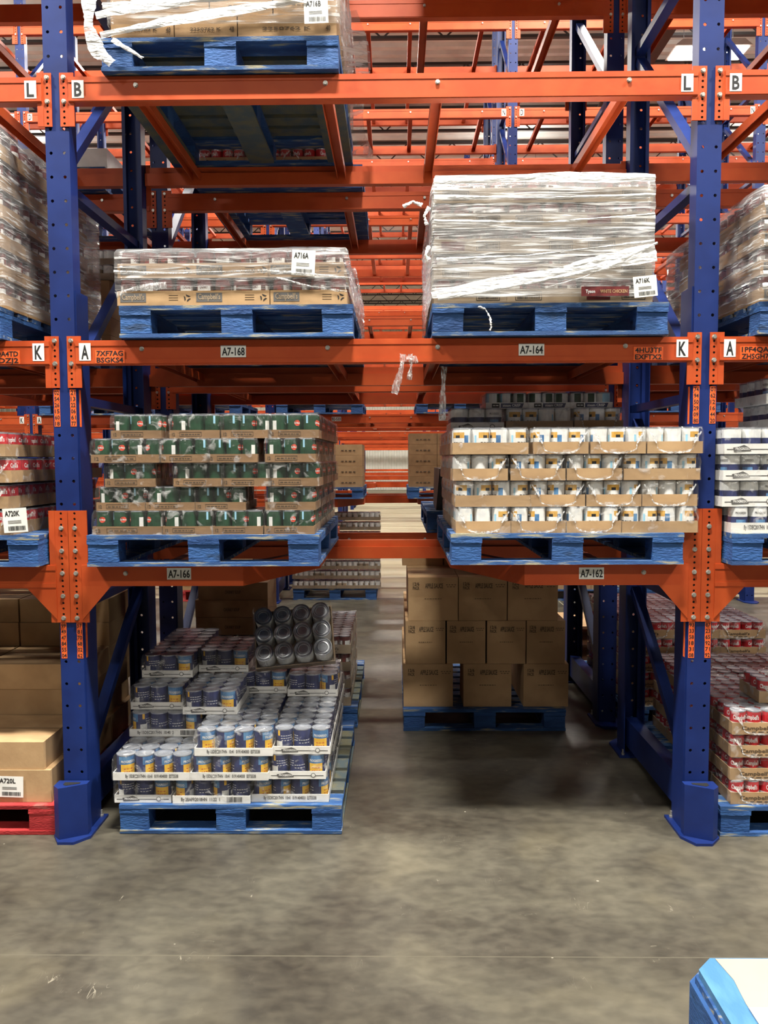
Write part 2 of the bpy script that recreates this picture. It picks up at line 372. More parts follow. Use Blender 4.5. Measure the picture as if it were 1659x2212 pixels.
BR=[(.08,.25,.98,.96),(.06,1.03,1.05,1.03),(.08,1.1,1.0,1.9),(.06,1.97,1.05,1.97),(.08,2.06,1.0,2.8),(.06,2.9,1.05,2.9),(.08,2.99,1.03,3.86),(.06,3.92,1.05,3.92),(.08,4.0,1.03,4.84),(.06,4.9,1.05,4.9),(.08,5.0,1.03,5.82),(.06,5.9,1.05,5.9),(.08,6.0,1.03,6.9)]
def brace(b, y0,z0,y1,z1,x=0):
    b.bar((x,y0,z0),(x,y1,z1),.04,.05,'blue',(1,0,0))
def guard_mb(s=1):
    b=MB()                                          # wedge shaped post protector around the column foot
    p=[(-.072*s,-.008),(-.072*s,-.07),(-.04*s,-.102),(.068*s,-.045),(.068*s,-.008)]
    if s<0: p=p[::-1]
    b.prism(p,.012,.245,'blue')
    q=[(a*.5,(c+.055)*.4-.05) for a,c in p]; b.prism(q,.2452,.2465,'black'); return b  # thin black slab paints the shade of a hollow on the solid guard
def plate_mb():
    b=MB(); b.prism([(-.085,.17),(-.085,-.05),(-.04,-.125),(.03,-.125),(.085,-.06),(.085,.17)],0,.012,'blue'); return b
def stickers(parent, z1, nums, side):
    for (x0,x1,ns) in ((-.048,-.022,nums[0]),(.024,.05,nums[1])):
        b=MB(); h=.0272
        for i,t in enumerate(ns):
            z=z1-(i+1)*h
            b.box(x0+random.uniform(-.001,.001),x1,-.0012,-.0004,z+.0008,z+h-.0002,'osticker')
            b.text(t,(x0+x1)/2,z+.005,.018,-.0016,'ink',width=.021)
        st=b.build('number_sticker',parent); st['label']='orange strip of two-digit check numbers'
        xs=CW if x0>0 else -CW-.0
        b=MB()
        if side: 
            xx=(CW+.0064)*side
            if (x0>0)==(side>0):
                b.box(*sorted((xx,xx+.0008*side)),.014,.034,z1-6*h,z1,'osticker'); b.build('side_sticker',parent)
def frame_parts(root, front_guard, detail=True, nums=None, side=0):
    column_mb(0,1).build('column',root); column_mb(DEP,-1).build('column',root)
    for q in BR:
        b=MB(); brace(b,*q); b.build('brace',root)
    b=MB(); b.bar((0,.1,.13),(0,1.02,.13),.07,.15,'blue',(0,0,1)); b.prism([(-.035,.1),(.035,.1),(.035,1.02),(-.035,1.02)],.205,.21,'blue'); b.build('base_channel',root)
    for yy,sg in ((0,1),(DEP,-1)):
        p=plate_mb().build('base_plate',root); p.location=(0,yy,0)
        if sg<0: p.rotation_euler=(0,0,math.pi)
        bb=MB(); 
        for x in (-.06,.06): bb.cyl((x,.145,.012),.011,.008,'steel',n=6); bb.cyl((x,.145,.02),.006,.022,'steel',n=8)
        ab=bb.build('anchor_bolt',p)
    if front_guard: guard_mb(front_guard).build('post_guard',root)
    if nums:
        stickers(root,2.008,nums[0],side); stickers(root,.968,nums[1],side)
def frame_proto(guard=0, nums=None, side=0, name='rack_upright_frame'):
    r=empty(name); frame_parts(r,guard,True,nums,side); return r
ROWN=['nearest rack','second rack back','third rack back','fourth rack back','fifth rack back']
def colname(k):   # frame index k: x = S*(k+.5)
    return {0:'right of the middle bay',-1:'left of the middle bay',1:'one bay further right',-2:'one bay further left',2:'two bays further right',-3:'two bays further left',3:'three bays further right',-4:'three bays further left'}[k]
BAYN={0:'middle bay',-1:'left bay',1:'right bay',-2:'far left bay',2:'far right bay',-3:'outermost left bay',3:'outermost right bay'}
LVN=['lowest','second','third','fourth','fifth','top']
RACKS=[(0,0,2),(1,1.557,2),(2,6.0,3),(3,7.557,3),(4,12.0,4)]      # index, y, number of frames each side
FN={-1:((['02','54','26','15','60','18'],['21','13','22','06','61','77']),(['99','49','47','84','55','04'],['57','81','70','68','02','62'])),
     0:((['74','94','50','29','09','80'],['01','62','12','16','44','20']),(['93','33','58','18','31','08'],['87','23','65','92','71','92']))}
plain=frame_proto(0)
withg=None
for ri,y,nf in RACKS:
    for k in range(-nf,nf):
        lab=f'blue perforated upright frame, {colname(k)}, {ROWN[ri]}'
        if ri==0 and k in FN:
            f=frame_proto(1 if k<0 else -1,FN[k],1 if k<0 else -1); f.location=(S*(k+.5),y,0)
            tag(f,lab+', with orange number stickers','rack frame','blue rack upright frames')
        else:
            f=place(plain,(S*(k+.5),y,0),label=lab,cat='rack frame',group='blue rack upright frames')
BH=.105
def rail(b, x0, x1, y0, z, sg=1, mat='orange'):
    # step beam: full height outer face, lower ledge on the inner side (sg = direction towards the rack inside)
    b.box(x0,x1,*sorted((y0,y0+.028*sg)),z-BH,z,mat); b.box(x0,x1,*sorted((y0+.028*sg,y0+.05*sg)),z-BH,z-.038,mat)
    b.box(x0,x1,*sorted((y0-.0025*sg,y0)),z-.024,z-.003,mat); b.box(x0,x1,*sorted((y0-.0025*sg,y0)),z-BH+.004,z-.082,mat)
def endplate(b, xc, w, z0, z1, y, sg, inner, holes=True):   # plate on column face, return along the beam end on side 'inner'
    if holes:
        nh=int(round((z1-z0)/.0254)); h=(z1-z0)/nh
        for i in range(nh): b.cell(xc-w/2,xc+w/2,z0+i*h,z0+(i+1)*h,xc,z0+(i+.5)*h,.0055,y,.0025,'orange',sg)
        for i in range(nh): b.box(xc-.0065,xc+.0065,*sorted((y+.0026*sg,y+.003*sg)),z0+(i+.5)*h-.0065,z0+(i+.5)*h+.0065,'black')  # black backing paints the shade inside the plate holes
        b.box(xc-w/2,xc+w/2,*sorted((y+.003*sg,y+.0045*sg)),z0,z1,'orange')
    else: b.box(xc-w/2,xc+w/2,*sorted((y,y+.004*sg)),z0,z1,'orange')
    xi=xc+inner*w/2
    b.box(*sorted((xi,xi+.0255*inner)),*sorted((y-.001*sg,y+.006*sg)),z0,z1,'orange')
def bolt(b, x, z, y, sg, r=.0085):
    b.cyl((x,y,z),r*1.25,-.002*sg,'steel','y',12); b.cyl((x,y-.002*sg,z),r,-.007*sg,'steel','y',6,smooth=False)
def bolt_part(parent, x,z,y,sg,r=.0085):
    b=MB(); bolt(b,x,z,y,sg,r); return b.build('bolt',parent)
BX=(-1.055,-.24,.24,1.055)
def beam_proto(detail, sg, heavy=False):
    # origin: bay centre, face plane of the columns (y=0), top of beam at z=0
    face=-.012*sg
    xe=S/2-CW-.006
    if detail:
        r=empty('rack_beam'); b=MB(); rail(b,-xe,xe,face,0,sg); b.build('rail',r)
        for s in (-1,1):
            b=MB(); xc=s*(S/2-.036)
            if heavy:
                endplate(b,s*(S/2-.0305),.059,-.26,.243,-.0065*sg,sg,-s); b.hprism([(s*(xe+.0),-BH),(s*(xe-.13),-BH),(s*(xe),-.245)][::(1 if s<0 else -1)],*sorted((face,face+.006*sg)),'orange')
            else: endplate(b,xc,.036,-.205,.02,-.0065*sg,sg,-s)
            pl=b.build('end_plate',r)
            for dz in ((.165,.063,-.038,-.14,-.24) if heavy else (-.0,-.1)): bolt_part(pl,s*(S/2-(.0305 if heavy else .036)),dz,-.0065*sg,sg)
        for x in BX: bolt_part(r,x,-.038,face-.0025*sg if False else face,sg)
        return r
    b=MB(); rail(b,-xe,xe,face,0,sg)
    for s in (-1,1):
        endplate(b,s*(S/2-.036),.036,-.205,.02,-.0065*sg,sg,-s,holes=(detail is not None))
        for dz in (0,-.1): b.cyl((s*(S/2-.036),-.0065*sg,dz),.009,-.008*sg,'steel','y',6)
    for x in BX: b.cyl((x,face,-.038),.009,-.009*sg,'steel','y',6)
    return b.build('rack_beam') if detail is not None else b
def sticker(parent, txt, x0,x1,z0,z1,y, fs=.7, name='label_sticker', back='white', ink='ink', tilt=0):
    b=MB(); b.box(x0,x1,y-.0008,y,z0,z1,back); r=b.build(name,parent)
    b=MB(); h=z1-z0
    b.text(txt,(x0+x1)/2,z0+h*(1-fs)/2,h*fs,y-.0014,ink,width=(x1-x0)*(.62 if len(txt)==1 else .9)); b.build('lettering',r); return r
def code_patch(parent, lines, x0,x1,z0,z1,y):
    b=MB(); b.box(x0,x1,y-.0008,y,z0,z1,'osticker')
    h=(z1-z0)/2
    for i,t in enumerate(lines): b.text(t,(x0+x1)/2,z1-(i+1)*h+.004,h*.74,y-.0014,'ink',width=(x1-x0)*.9)
    return b.build('code_sticker',parent)
protoN={}; 
def beam(ri, y, k, li, side):
    z=LV[li]; sg=1 if side=='front' else -1; yy=y if sg>0 else y+DEP
    lab=f'orange steel beam, {LVN[li]} level, {side} side, {BAYN[k]}, {ROWN[ri]}'
    if ri==0 and li<3 and sg>0:
        r=beam_proto(True,1,heavy=(li==0)); r.location=(S*k,yy,z); tag(r,lab,'rack beam','orange rack beams')
        y0=-.0148
        lo,hi=(-.088,-.012) if li==1 else (-.09,-.016)
        if li>0:
            L1,L2=('A','K') if li==1 else ('B','L')
            sticker(r,L1,-S/2+.075,-S/2+.126,lo,hi,y0,.78); sticker(r,L2,S/2-.13,S/2-.079,lo,hi,y0,.78)
        if li==1:
            cl={0:(('7XF7AG','BSGKS4'),('4HU3TF','EXFTX2')),-1:(('3KT9PM','RWCN7E'),('9QA4TD','VDZJ2')),1:(('1PF4QA','ZHSGH7'),('6MD8RY','KTB3XW'))}[k]
            (k>=0) and code_patch(r,cl[0],-1.26,-1.13,-.1,-.042,y0); (k<=0) and code_patch(r,cl[1],1.09,1.218,-.1,-.042,y0)
            if k==0: sticker(r,'A7-168',-.708,-.597,-.077,-.026,y0,.66); sticker(r,'A7-164',.592,.703,-.077,-.026,y0,.66)
        return
    key=(sg,ri==2 and li in(1,4) and sg>0)
    if (sg,'p') not in protoN: protoN[(sg,'p')]=beam_proto(False,sg)
    o=place(protoN[(sg,'p')],(S*k,yy,z),label=lab,cat='rack beam',group='orange rack beams')
    if ri==2 and sg>0 and li in (1,4):
        L1,L2=('A','K') if li==1 else ('D','N')
        sticker(o,L1,-S/2+.075,-S/2+.126,-.09,-.012,-.0148,.78); sticker(o,L2,S/2-.13,S/2-.079,-.09,-.012,-.0148,.78)
        if li==1 and k in (0,-1): 
            for t,x in ((('B2-533',-.63),('B2-531',.62)) if k==0 else (('B2-513',.72),)): sticker(o,t,x-.055,x+.055,-.08,-.028,-.0148,.66)
    if ri==3 and sg>0 and li==1 and k==0:
        for t,x in (('B3-168',-.63),('B3-164',.62)): sticker(o,t,x-.055,x+.055,-.08,-.028,-.0148,.66)
def poly_rail(b, pts, z, w=.045, mat='orange'):
    n=len(pts); Lf=[]; Rt=[]
    for i,p in enumerate(pts):
        p=Vector(p); a=(p-Vector(pts[i-1])).normalized() if i else None; c=(Vector(pts[i+1])-p).normalized() if i<n-1 else None
        d=(a or c) if not (a and c) else (a+c).normalized()
        nm=Vector((-d.y,d.x)); k=1.0
        if a and c: k=1/max(.3,nm.dot(Vector((-a.y,a.x))))
        Lf.append(p); Rt.append(p+nm*w*k)
    vs=[]
    for p,q in zip(Lf,Rt): vs+=[(p.x,p.y,z-BH+.01),(p.x,p.y,z),(q.x,q.y,z),(q.x,q.y,z-BH+.01)]
    fs=[(0,1,2,3),(4*n-1,4*n-2,4*n-3,4*n-4)]
    for i in range(n-1):
        o=4*i
        for j in range(4): fs.append((o+j,o+4+j,o+4+(j+1)%4,o+(j+1)%4))
    b.add(vs,fs,mat)
def notch_beam(ri, y, side, s):
    # angled shelf beam beside the passage: along the face, then back through a chamfer to the full beam
    sg=1 if side=='front' else -1; yy=y if sg>0 else y+DEP
    r=empty('angled_shelf_beam',(0,yy,LV[0])); xe=S/2-CW-.006; f=-.012
    pts=[(s*xe,f),(s*.625,f),(s*.335,.59),(s*.335,DEP-.055)]
    pts=[(a,c*sg) for a,c in pts]
    w=.045*(1 if s*sg<0 else -1)
    b=MB(); poly_rail(b,pts,0,w); b.build('rail',r)
    b=MB(); endplate(b,s*(S/2-.0305),.059,-.26,.243,-.0065*sg,sg,-s)
    b.hprism([(s*xe,-BH+.01),(s*(xe-.13),-BH+.01),(s*xe,-.245)],*sorted((f*sg,f*sg+.006*sg)),'orange'); pl=b.build('end_plate',r)
    for dz in (.165,.063,-.038,-.14,-.24): bolt_part(pl,s*(S/2-.0305),dz,-.0065*sg,sg)
    bolt_part(r,s*1.15,-.038,f*sg,sg); bolt_part(r,s*.5,-.045,(DEP-.06)*sg if False else f*sg+.0,sg) if False else None
    if ri==0:
        if s<0: sticker(r,'A7-166',-.965,-.857,-.066,-.014,-.0124,.66)
        else: sticker(r,'A7-162',.865,.975,-.068,-.016,-.0124,.66)
    tag(r,f'orange angled shelf beam bending inward, {"left" if s<0 else "right"} half of middle bay, {ROWN[ri]}','rack beam','angled shelf beams beside the passage')
for ri,y,nf in RACKS:
    for k in range(-nf+1,nf):
        for li in range(6):
            for side in ('front','rear'):
                if li==0 and k==0 and side==('front' if ri%2==0 else 'rear'):
                    for s in (-1,1): notch_beam(ri,y,side,s)
                else: beam(ri,y,k,li,side)
# cross bars between front and rear beams
b=MB(); b.box(-.024,.024,.018,DEP-.018,-.045,-.041,'orange'); b.box(-.024,-.021,.04,DEP-.04,-.085,-.045,'orange'); b.box(.021,.024,.04,DEP-.04,-.085,-.045,'orange'); 
xb=b.build('pallet_support_bar')
for ri,y,nf in RACKS[:3]:
    for k in range(-nf+1,nf):
        for li in range(6):
            for i,x in enumerate(BX):
                if li==0 and k==0 and i in (1,2): continue
                place(xb,(S*k+x,y,LV[li]+.004),label=f'orange cross bar, {LVN[li]} level, {BAYN[k]}, {ROWN[ri]}, {("leftmost","left of centre","right of centre","rightmost")[i]}',cat='cross bar',group='cross bars between front and rear beams')
# the remaining far racks, too many and too small to tell apart
bF,bB,bX=MB(),MB(),MB()
far=[(13.557,4,1),(18.0,5,0),(19.557,5,1),(24.0,6,0),(25.557,6,1),(30+4.0,6,0)]
def offs(src,dst,dx,dy,dz):
    base=len(dst.v); dst.v+=[(a+dx,c+dy,e+dz) for a,c,e in src.v]
    mp=[dst.mi(q) for q in src.mats]
    for f,mi_,s_ in zip(src.f,src.m,src.sm): dst.f.append([base+i for i in f]); dst.m.append(mp[mi_]); dst.sm.append(s_)
def lowbeam(sg):
    b=MB(); xe=S/2-.05; rail(b,-xe,xe,-.012*sg,0,sg)
    for s in (-1,1): b.box(s*(S/2-.05),s*(S/2-.016),-.01,.01,-.205,.02,'orange') if s>0 else b.box(s*(S/2-.016),s*(S/2-.05),-.01,.01,-.205,.02,'orange')
    return b
lbf,lbr=lowbeam(1),lowbeam(-1)
lf=MB(); column_mb(0,1,False,0,lf); column_mb(DEP,-1,False,0,lf)
for q in BR: brace(lf,*q)
lx=MB(); lx.box(-.024,.024,.018,DEP-.018,-.085,-.041,'orange')
for y,nf,flip in far:
    for k in range(-nf,nf): offs(lf,bF,S*(k+.5),y,0)
    for k in range(-nf+1,nf):
        for li in range(6):
            if li==0 and k==0: offs(lbr if flip==0 else lbf,bB,S*k,y+(DEP if flip==0 else 0),LV[li])
            else: offs(lbf,bB,S*k,y,LV[li]); offs(lbr,bB,S*k,y+DEP,LV[li])
            for x in BX: 
                if not(li==0 and k==0): offs(lx,bX,S*k+x,y,LV[li])
for y,nf in ((7.557,3),(12.0,4)):
    for k in range(-nf+1,nf):
        for li in range(6):
            for x in BX:
                if not(li==0 and k==0): offs(lx,bX,S*k+x,y,LV[li])
tag(bF.build('distant_upright_frames'),'crowd of small blue upright frames of the distant racks','rack frame',None,'stuff')
tag(bB.build('distant_beams'),'crowd of small orange beams of the distant racks','rack beam',None,'stuff')
tag(bX.build('distant_cross_bars'),'crowd of small orange cross bars of the distant racks','cross bar',None,'stuff')

# ---------------------------------------------------------------- pallets
def jit(b, a): b.v=[(x+random.uniform(-a,a),y+random.uniform(-a,a),z+random.uniform(-a,a)*.6) for x,y,z in b.v]
def pallet_proto(mat='pallet', board='palletw', low=False, deckm=None):
    r=empty('pallet'); w,d=1.01,1.2; deckm=deckm or board
    def part(name,x0,x1,y0,y1,z0,z1,mm):
        b=MB(); b.box(-(x1-x0)/2,(x1-x0)/2,-(y1-y0)/2,(y1-y0)/2,0,z1-z0,mm); jit(b,.0018); o=b.build(name,r,((x0+x1)/2,(y0+y1)/2,z0)); return o
    xs=[(0,.135),(.44,.575),(.875,1.01)]; ys=[(0,.11),(.545,.655),(1.09,1.2)]
    for x0,x1 in xs:
        for y0,y1 in ys: part('block',x0+.002,x1-.002,y0+.004,y1,.02,.098,mat)
        part('stringer_board',x0,x1,0,d,.098,.118,mat)
        part('bottom_board',x0,x1,.1,d-.1,.002,.0195,deckm if deckm!='pallet' else 'palletg')
    for y0,y1 in ((0,.1),(1.1,1.2)): part('bottom_board',0,w,y0,y1,.002,.0195,board)
    yy=[(0,.13),(.17,.27),(.31,.41),(.45,.58),(.62,.74),(.78,.88),(.92,1.02),(1.07,1.2)]
    for i,(y0,y1) in enumerate(yy): part('deck_board',0,w,y0,y1,.118,.138,board if i in(0,7) else deckm)
    return r
PB=pallet_proto(); PG=pallet_proto(deckm='palletg'); PR=pallet_proto('redpal','redpal')
PAL='wooden pallets under the loads'
def pallet(proto, x, y, z, label, rz=0): return place(proto,(x,y,z),rz,label=label,cat='pallet',group=PAL)

# ---------------------------------------------------------------- cans and trays
def can_mb(r, h, style):
    b=MB(); n=24; nz=8
    b.lathe([(0,.001,'tin'),(r*.9,.001,'tin'),(r,.0,'tin'),(r,.004,'tin')],'tin',n)
    def col(i,j):
        a=(i+.5)/n; z=(j+.5)/nz; f=abs((a+.25+.5)%1-.5)          # 0 at the face turned to -y
        f=abs(((a-.75)+.5)%1-.5); sd=((a-.75)+.5)%1-.5
        if style=='blue':
            if f<.12 and z<.6: return 'yellow'
            if f<.17 and z>=.6: return 'sky'
            if .2<sd<.34 and z<.5: return 'labelwhite'
            if .24<sd<.3 and z>.7: return 'yellow'
            return 'navy'
        if style=='green':
            if .24<sd<.34 and z<.8: return 'labelwhite'
            if -.24<sd<-.19 and .62<z: return 'ltblue'
            if f<.09 and z<.3: return 'gold'
            return 'green'
        if style=='turnip':
            if f<.13 and .62<z<.88: return 'gold' if f>.05 or z>.76 else 'ink'
            if .13<sd<.19 and z<.8: return 'sky'
            if -.2<sd<-.15 and .3<z<.7: return 'ltblue'
            return 'labelwhite'
        if style=='red': return 'red' if z>.5 else ('labelwhite' if f>.08 or z>.3 else 'gold')
        if style=='chunky': 
            if z>.8: return 'plum'
            if f<.12 and z>.55: return 'labelwhite'
            if .22<sd<.4: return 'labelwhite'
            return 'brownlab'
        if style=='bluewhite':
            if z>.62: return 'labelwhite'
            if f<.1 and z<.55: return 'sky'
            return 'navy'
        if style=='steam':
            if f<.09 and z>.3: return 'green'
            return 'labelwhite' if f<.3 else 'ltblue'
        if style=='pale': return 'labelwhite' if (f<.3 or z>.7) else 'cardg'
        return 'labelwhite'
    z0,z1=.004,h-.005; rings=[]
    for j in range(nz+1):
        rings.append([(r*.985*math.cos(2*math.pi*i/n), r*.985*math.sin(2*math.pi*i/n), z0+(z1-z0)*j/nz) for i in range(n)])
    for j in range(nz):
        for i in range(n):
            b.add([rings[j][i],rings[j][(i+1)%n],rings[j+1][(i+1)%n],rings[j+1][i]],[(0,1,2,3)],col(i,j),True)
    lid='lidpale'
    b.lathe([(r*.985,h-.005,lid),(r,h-.004,lid),(r,h,lid),(r*.94,h,lid),(r*.92,h-.004,lid),(r*.74,h-.004,lid),(r*.72,h-.0018,lid),(r*.69,h-.0018,lid),(r*.67,h-.004,lid),(0,h-.004,lid)],lid,n)
    T=dict(blue=[('_____',.7*h,.006,'labelwhite',r*1.3,2.6),('______',.6*h,.006,'labelwhite',r*1.3,2.6),('____',.5*h,.006,'labelwhite',r*1.2,2.6),('____',.4*h,.006,'labelwhite',r*1.2,-2.3),('_____',.52*h,.006,'labelwhite',r*1.2,-2.3),('PROGRESSO',.68*h,.011,'labelwhite',r*1.5,0),('___',.4*h,.007,'red',r*.9,0),('____',.28*h,.007,'red',r*.9,0)],
           green=[('____',.14*h,.007,'labelwhite',r*1.2,0)],turnip=[('TURNIP',.32*h,.015,'ink',r*1.1,0),('GREENS',.14*h,.014,'ink',r*1.1,0)],
           red=[("Campbell's",.62*h,.02,'labelwhite',r*1.9,0),("Campbell's",.62*h,.02,'labelwhite',r*1.9,math.pi)],chunky=[('CHUNKY',.62*h,.012,'plum',r*.9,0),('___',.36*h,.012,'labelwhite',r*.8,0)],
           bluewhite=[('PROGRESSO',.72*h,.01,'inkgrey',r*1.2,0)])
    for t,z,sz,mt,wd,an in T.get(style,[]): b.text(t,an,z,sz,0,mt,width=wd,wrap=r*.985)
    if style=='green':                              # red oval logo
        pts=[]
        for i in range(14):
            a=2*math.pi*i/14; an=-math.pi/2+.55*math.cos(a)*.7; pts.append((r*1.004*math.cos(an),r*1.004*math.sin(an),h*.62+h*.13*math.sin(a)))
        b.add(pts,[tuple(range(14))],'heart'); b.text('Del Monte',0,h*.585,.0075,0,'labelwhite',width=r*.72,wrap=r*1.0)
    return b
CANMESH={}
def can_mesh(r,h,style):
    k=(r,h,style)
    if k not in CANMESH:
        o=can_mb(r,h,style).build('can',link=False); CANMESH[k]=o.data; bpy.data.objects.remove(o)
    return CANMESH[k]
def film_mb(w,d,h,th,hole,rag=.002,mat='film'):
    b=MB(); nx,nz=10,6
    def pt(u,v,z):                                  # u,v in -1..1 on the plan, z 0..1; pulled in above the cans
        k=1-.05*max(0,(z-.75)/.25)**2
        return (u*w/2*k+random.uniform(-rag,rag), v*d/2*k+random.uniform(-rag,rag), h*z+random.uniform(-rag,rag)*.4)
    for (ax,sg) in (('y',-1),('y',1),('x',-1),('x',1)):
        g={}
        for i in range(nx+1):
            for j in range(nz+1):
                u=-1+2*i/nx; g[i,j]=pt(u,sg,j/nz) if ax=='y' else pt(sg,u,j/nz)
        vs=[g[i,j] for i in range(nx+1) for j in range(nz+1)]
        fs=[]
        for i in range(nx):
            for j in range(nz):
                u=-1+2*(i+.5)/nx; z=(j+.5)/nz
                if hole and ax=='y' and (u/.62)**2+((z-.45)/.34)**2<1: continue
                a=i*(nz+1)+j; fs.append((a,a+nz+1,a+nz+2,a+1))
        b.add(vs,fs,mat,True)
    vs=[]; n=6
    for i in range(n+1):
        for j in range(n+1): vs.append(pt(-1+2*i/n,-1+2*j/n,1))
    b.add(vs,[(i*(n+1)+j,(i+1)*(n+1)+j,(i+1)*(n+1)+j+1,i*(n+1)+j+1) for i in range(n) for j in range(n)],mat,True)
    return b
def crimp_mb(w,d,h,sg=-1):
    b=MB(); n=26; pr=[]
    for i in range(n+1):
        a=math.pi*(1.0+i/n); u=.66*math.cos(a)*w/2; z=.40*h+.33*h*(-abs(math.sin(a))**.6)
        pr.append((u,z,.002+.004*random.random()))
    vs=[]
    for (u,z,t) in pr:
        for q in (-1,1): vs.append((u+random.uniform(-.003,.003),sg*(d/2+.004+random.uniform(0,.004)),z+q*t-.004))
    b.add(vs,[(2*i,2*i+2,2*i+3,2*i+1) for i in range(n)],'crimp',True)
    for s in (-1,1):                                # gathers running up to the corners
        for q in range(3):
            x0=s*w*.33; x1=s*w*(.36+.05*q); z1=h*(.7+.08*q)
            b.add([(x0,sg*(d/2+.003),h*.42),(x0+s*.004,sg*(d/2+.005),h*.40),(x1+s*.004,sg*(d/2+.004),z1),(x1,sg*(d/2+.003),z1+.004)],[(0,1,2,3)],'crimp')
    return b
CASE={}
def case_proto(kind, var):
    key=(kind,var)
    if key in CASE: return CASE[key]
    K=KINDS[kind]; nx,ny,r,h,style,tm,th=K[:7]; opt=K[7] if len(K)>7 else {}
    g=2*r+.0012; w,d=nx*g+.008,ny*g+.008
    root=empty('can_tray')
    b=MB(); t=.003
    b.box(-w/2,w/2,-d/2,d/2,0,t,tm)
    b.box(-w/2,w/2,-d/2,-d/2+t,t,th,tm); b.box(-w/2,w/2,d/2-t,d/2,t,th,tm); b.box(-w/2,-w/2+t,-d/2+t,d/2-t,t,th,tm); b.box(w/2-t,w/2,-d/2+t,d/2-t,t,th,tm)
    b.build('tray',root)
    rnd=random.Random(hash(kind)%1000+var*7 if False else sum(map(ord,kind))+var*7)
    for j in range(ny):
        for i in range(nx):
            if ny>3 and nx>3 and 0<i<nx-1 and 0<j<ny-1 and opt.get('hollow'): continue
            o=bpy.data.objects.new('can',can_mesh(r,h,style)); COL.objects.link(o); o.parent=root
            o.location=((i-(nx-1)/2)*g,(j-(ny-1)/2)*g,t+.0005); o.rotation_euler=(0,0,rnd.choice([0,0,.5,-.6,1.1,-1.2,1.9,2.6,-2.2,3.1]))
    mk=opt.get('mark')
    b=MB(); yf=-d/2-.0008
    if mk=='by':
        b.text(['By 15DEC2017HN  10:41  0191404000  EST5538','By 15DEC2017HN  10:40  2','By 28APR2018HN  11:22  1'][var%3],0 if var==0 else -w*.14,th*.36,th*.42,yf,'inkgrey',width=w*(.68 if var==0 else .5))
        if var: barcode(b,w*.2,w*.4,th*.2,th*.85,yf)
    if mk=='logo':
        b.box(-w*.46,w*.46,yf,-d/2,th*.42,th*.48,'ink'); 
        b.hprism([(-w*.34,th*.2),(-w*.06,th*.3),(-w*.09,th*.62),(-w*.18,th*.88),(-w*.26,th*.72),(-w*.36,th*.62)],yf-.0004,-d/2,'inkgrey')
        b.text('PROGRESSO',-w*.2,th*.4,th*.24,yf-.001,'traywhite',width=w*.24)
        b.add([(w*.28+th*.3*math.cos(a),yf-.0005,th*.5+th*.3*math.sin(a)) for a in [i*math.pi/6 for i in range(12)]],[tuple(range(12))],'inkgrey')
        b.add([(w*.28+th*.22*math.cos(a),yf-.0009,th*.5+th*.22*math.sin(a)) for a in [i*math.pi/6 for i in range(12)]],[tuple(range(12))],'traywhite')
    if mk=='box':                                    # outlined block of small marks
        x0,x1,z0,z1=-w*.3,w*.14,th*.25,th*.78
        for q in ((x0,x1,z0,z0+.0012),(x0,x1,z1-.0012,z1),(x0,x0+.0012,z0,z1),(x1-.0012,x1,z0,z1)): b.box(q[0],q[1],yf,-d/2,q[2],q[3],'inkbrown')
        b.text('______',(x0+x1)/2,z0+.005,(z1-z0)*.5,yf,'inkbrown',width=(x1-x0)*.85); b.text('12',-w*.42,th*.3,th*.4,yf,'inkbrown',width=w*.06)
    if mk=='camp':
        x0,x1,z0,z1=-w*.46,-w*.12,th*.22,th*.85
        b.box(x0,x1,yf,-d/2,z0,z1,'inkgrey'); b.text("Campbell's",(x0+x1)/2,z0+(z1-z0)*.28,(z1-z0)*.62,yf-.0008,'cardg',width=(x1-x0)*.86)
        for q in range(3): b.box(w*.18,w*.3,yf,-d/2,th*(.35+.16*q),th*(.38+.16*q),'inkbrown')
        cx,cz=w*.42,th*.5
        for q in range(3):
            a=q*2.094+.5; a2=a+1.4; rr_=th*.26
            b.hprism([(cx+rr_*math.cos(a),cz+rr_*math.sin(a)),(cx+rr_*math.cos(a2),cz+rr_*math.sin(a2)),(cx+rr_*.55*math.cos(a2),cz+rr_*.55*math.sin(a2)),(cx+rr_*.55*math.cos(a),cz+rr_*.55*math.sin(a))],yf,-d/2,'ink')
    if mk=='campred':
        b.text("Campbell's",-w*.1,th*.4,th*.3,yf,'inkbrown',width=w*.5); b.text('____',-w*.1,th*.15,th*.18,yf,'inkbrown',width=w*.4)
    if mk=='bar':
        x0,x1,z0,z1=(-w*.38,-w*.02,th*.2,th*.8) if var%2 else (w*.08,w*.4,th*.2,th*.8)
        for q in ((x0,x1,z0,z0+.002),(x0,x1,z1-.002,z1),(x0,x0+.002,z0,z1),(x1-.002,x1,z0,z1)): b.box(q[0],q[1],yf,-d/2,q[2],q[3],'ink')
        barcode(b,x0+.008,x1-.008,z0+.006,z1-.006,yf)
        b.box(-x1 if x0<0 else -x1,-x0,yf,-d/2,z0,z1,'plum') if var==2 else None
    if mk=='steam':
        b.box(-w*.36,-w*.18,yf,-d/2,th*.15,th*.85,'ink'); b.text('__',-w*.27,th*.38,th*.35,yf-.0006,'labelwhite',width=w*.13)
        b.hprism([(-w*.15,th*.12),(w*.36,th*.12),(w*.4,th*.88),(-w*.15,th*.88)],yf,-d/2,'navy'); b.text('steam CRISP',w*.11,th*.32,th*.42,yf-.0008,'labelwhite',width=w*.42)
    if b.v: b.build('print',root)
    if opt.get('film',True):
        fo=film_mb(w+.006,d+.006,h+.007,th,opt.get('hole',False)).build('shrink_film',root)
        if opt.get('hole'): crimp_mb(w,d,h).build('crimped_edge',fo)
    root['w']=w
    CASE[key]=root; return root
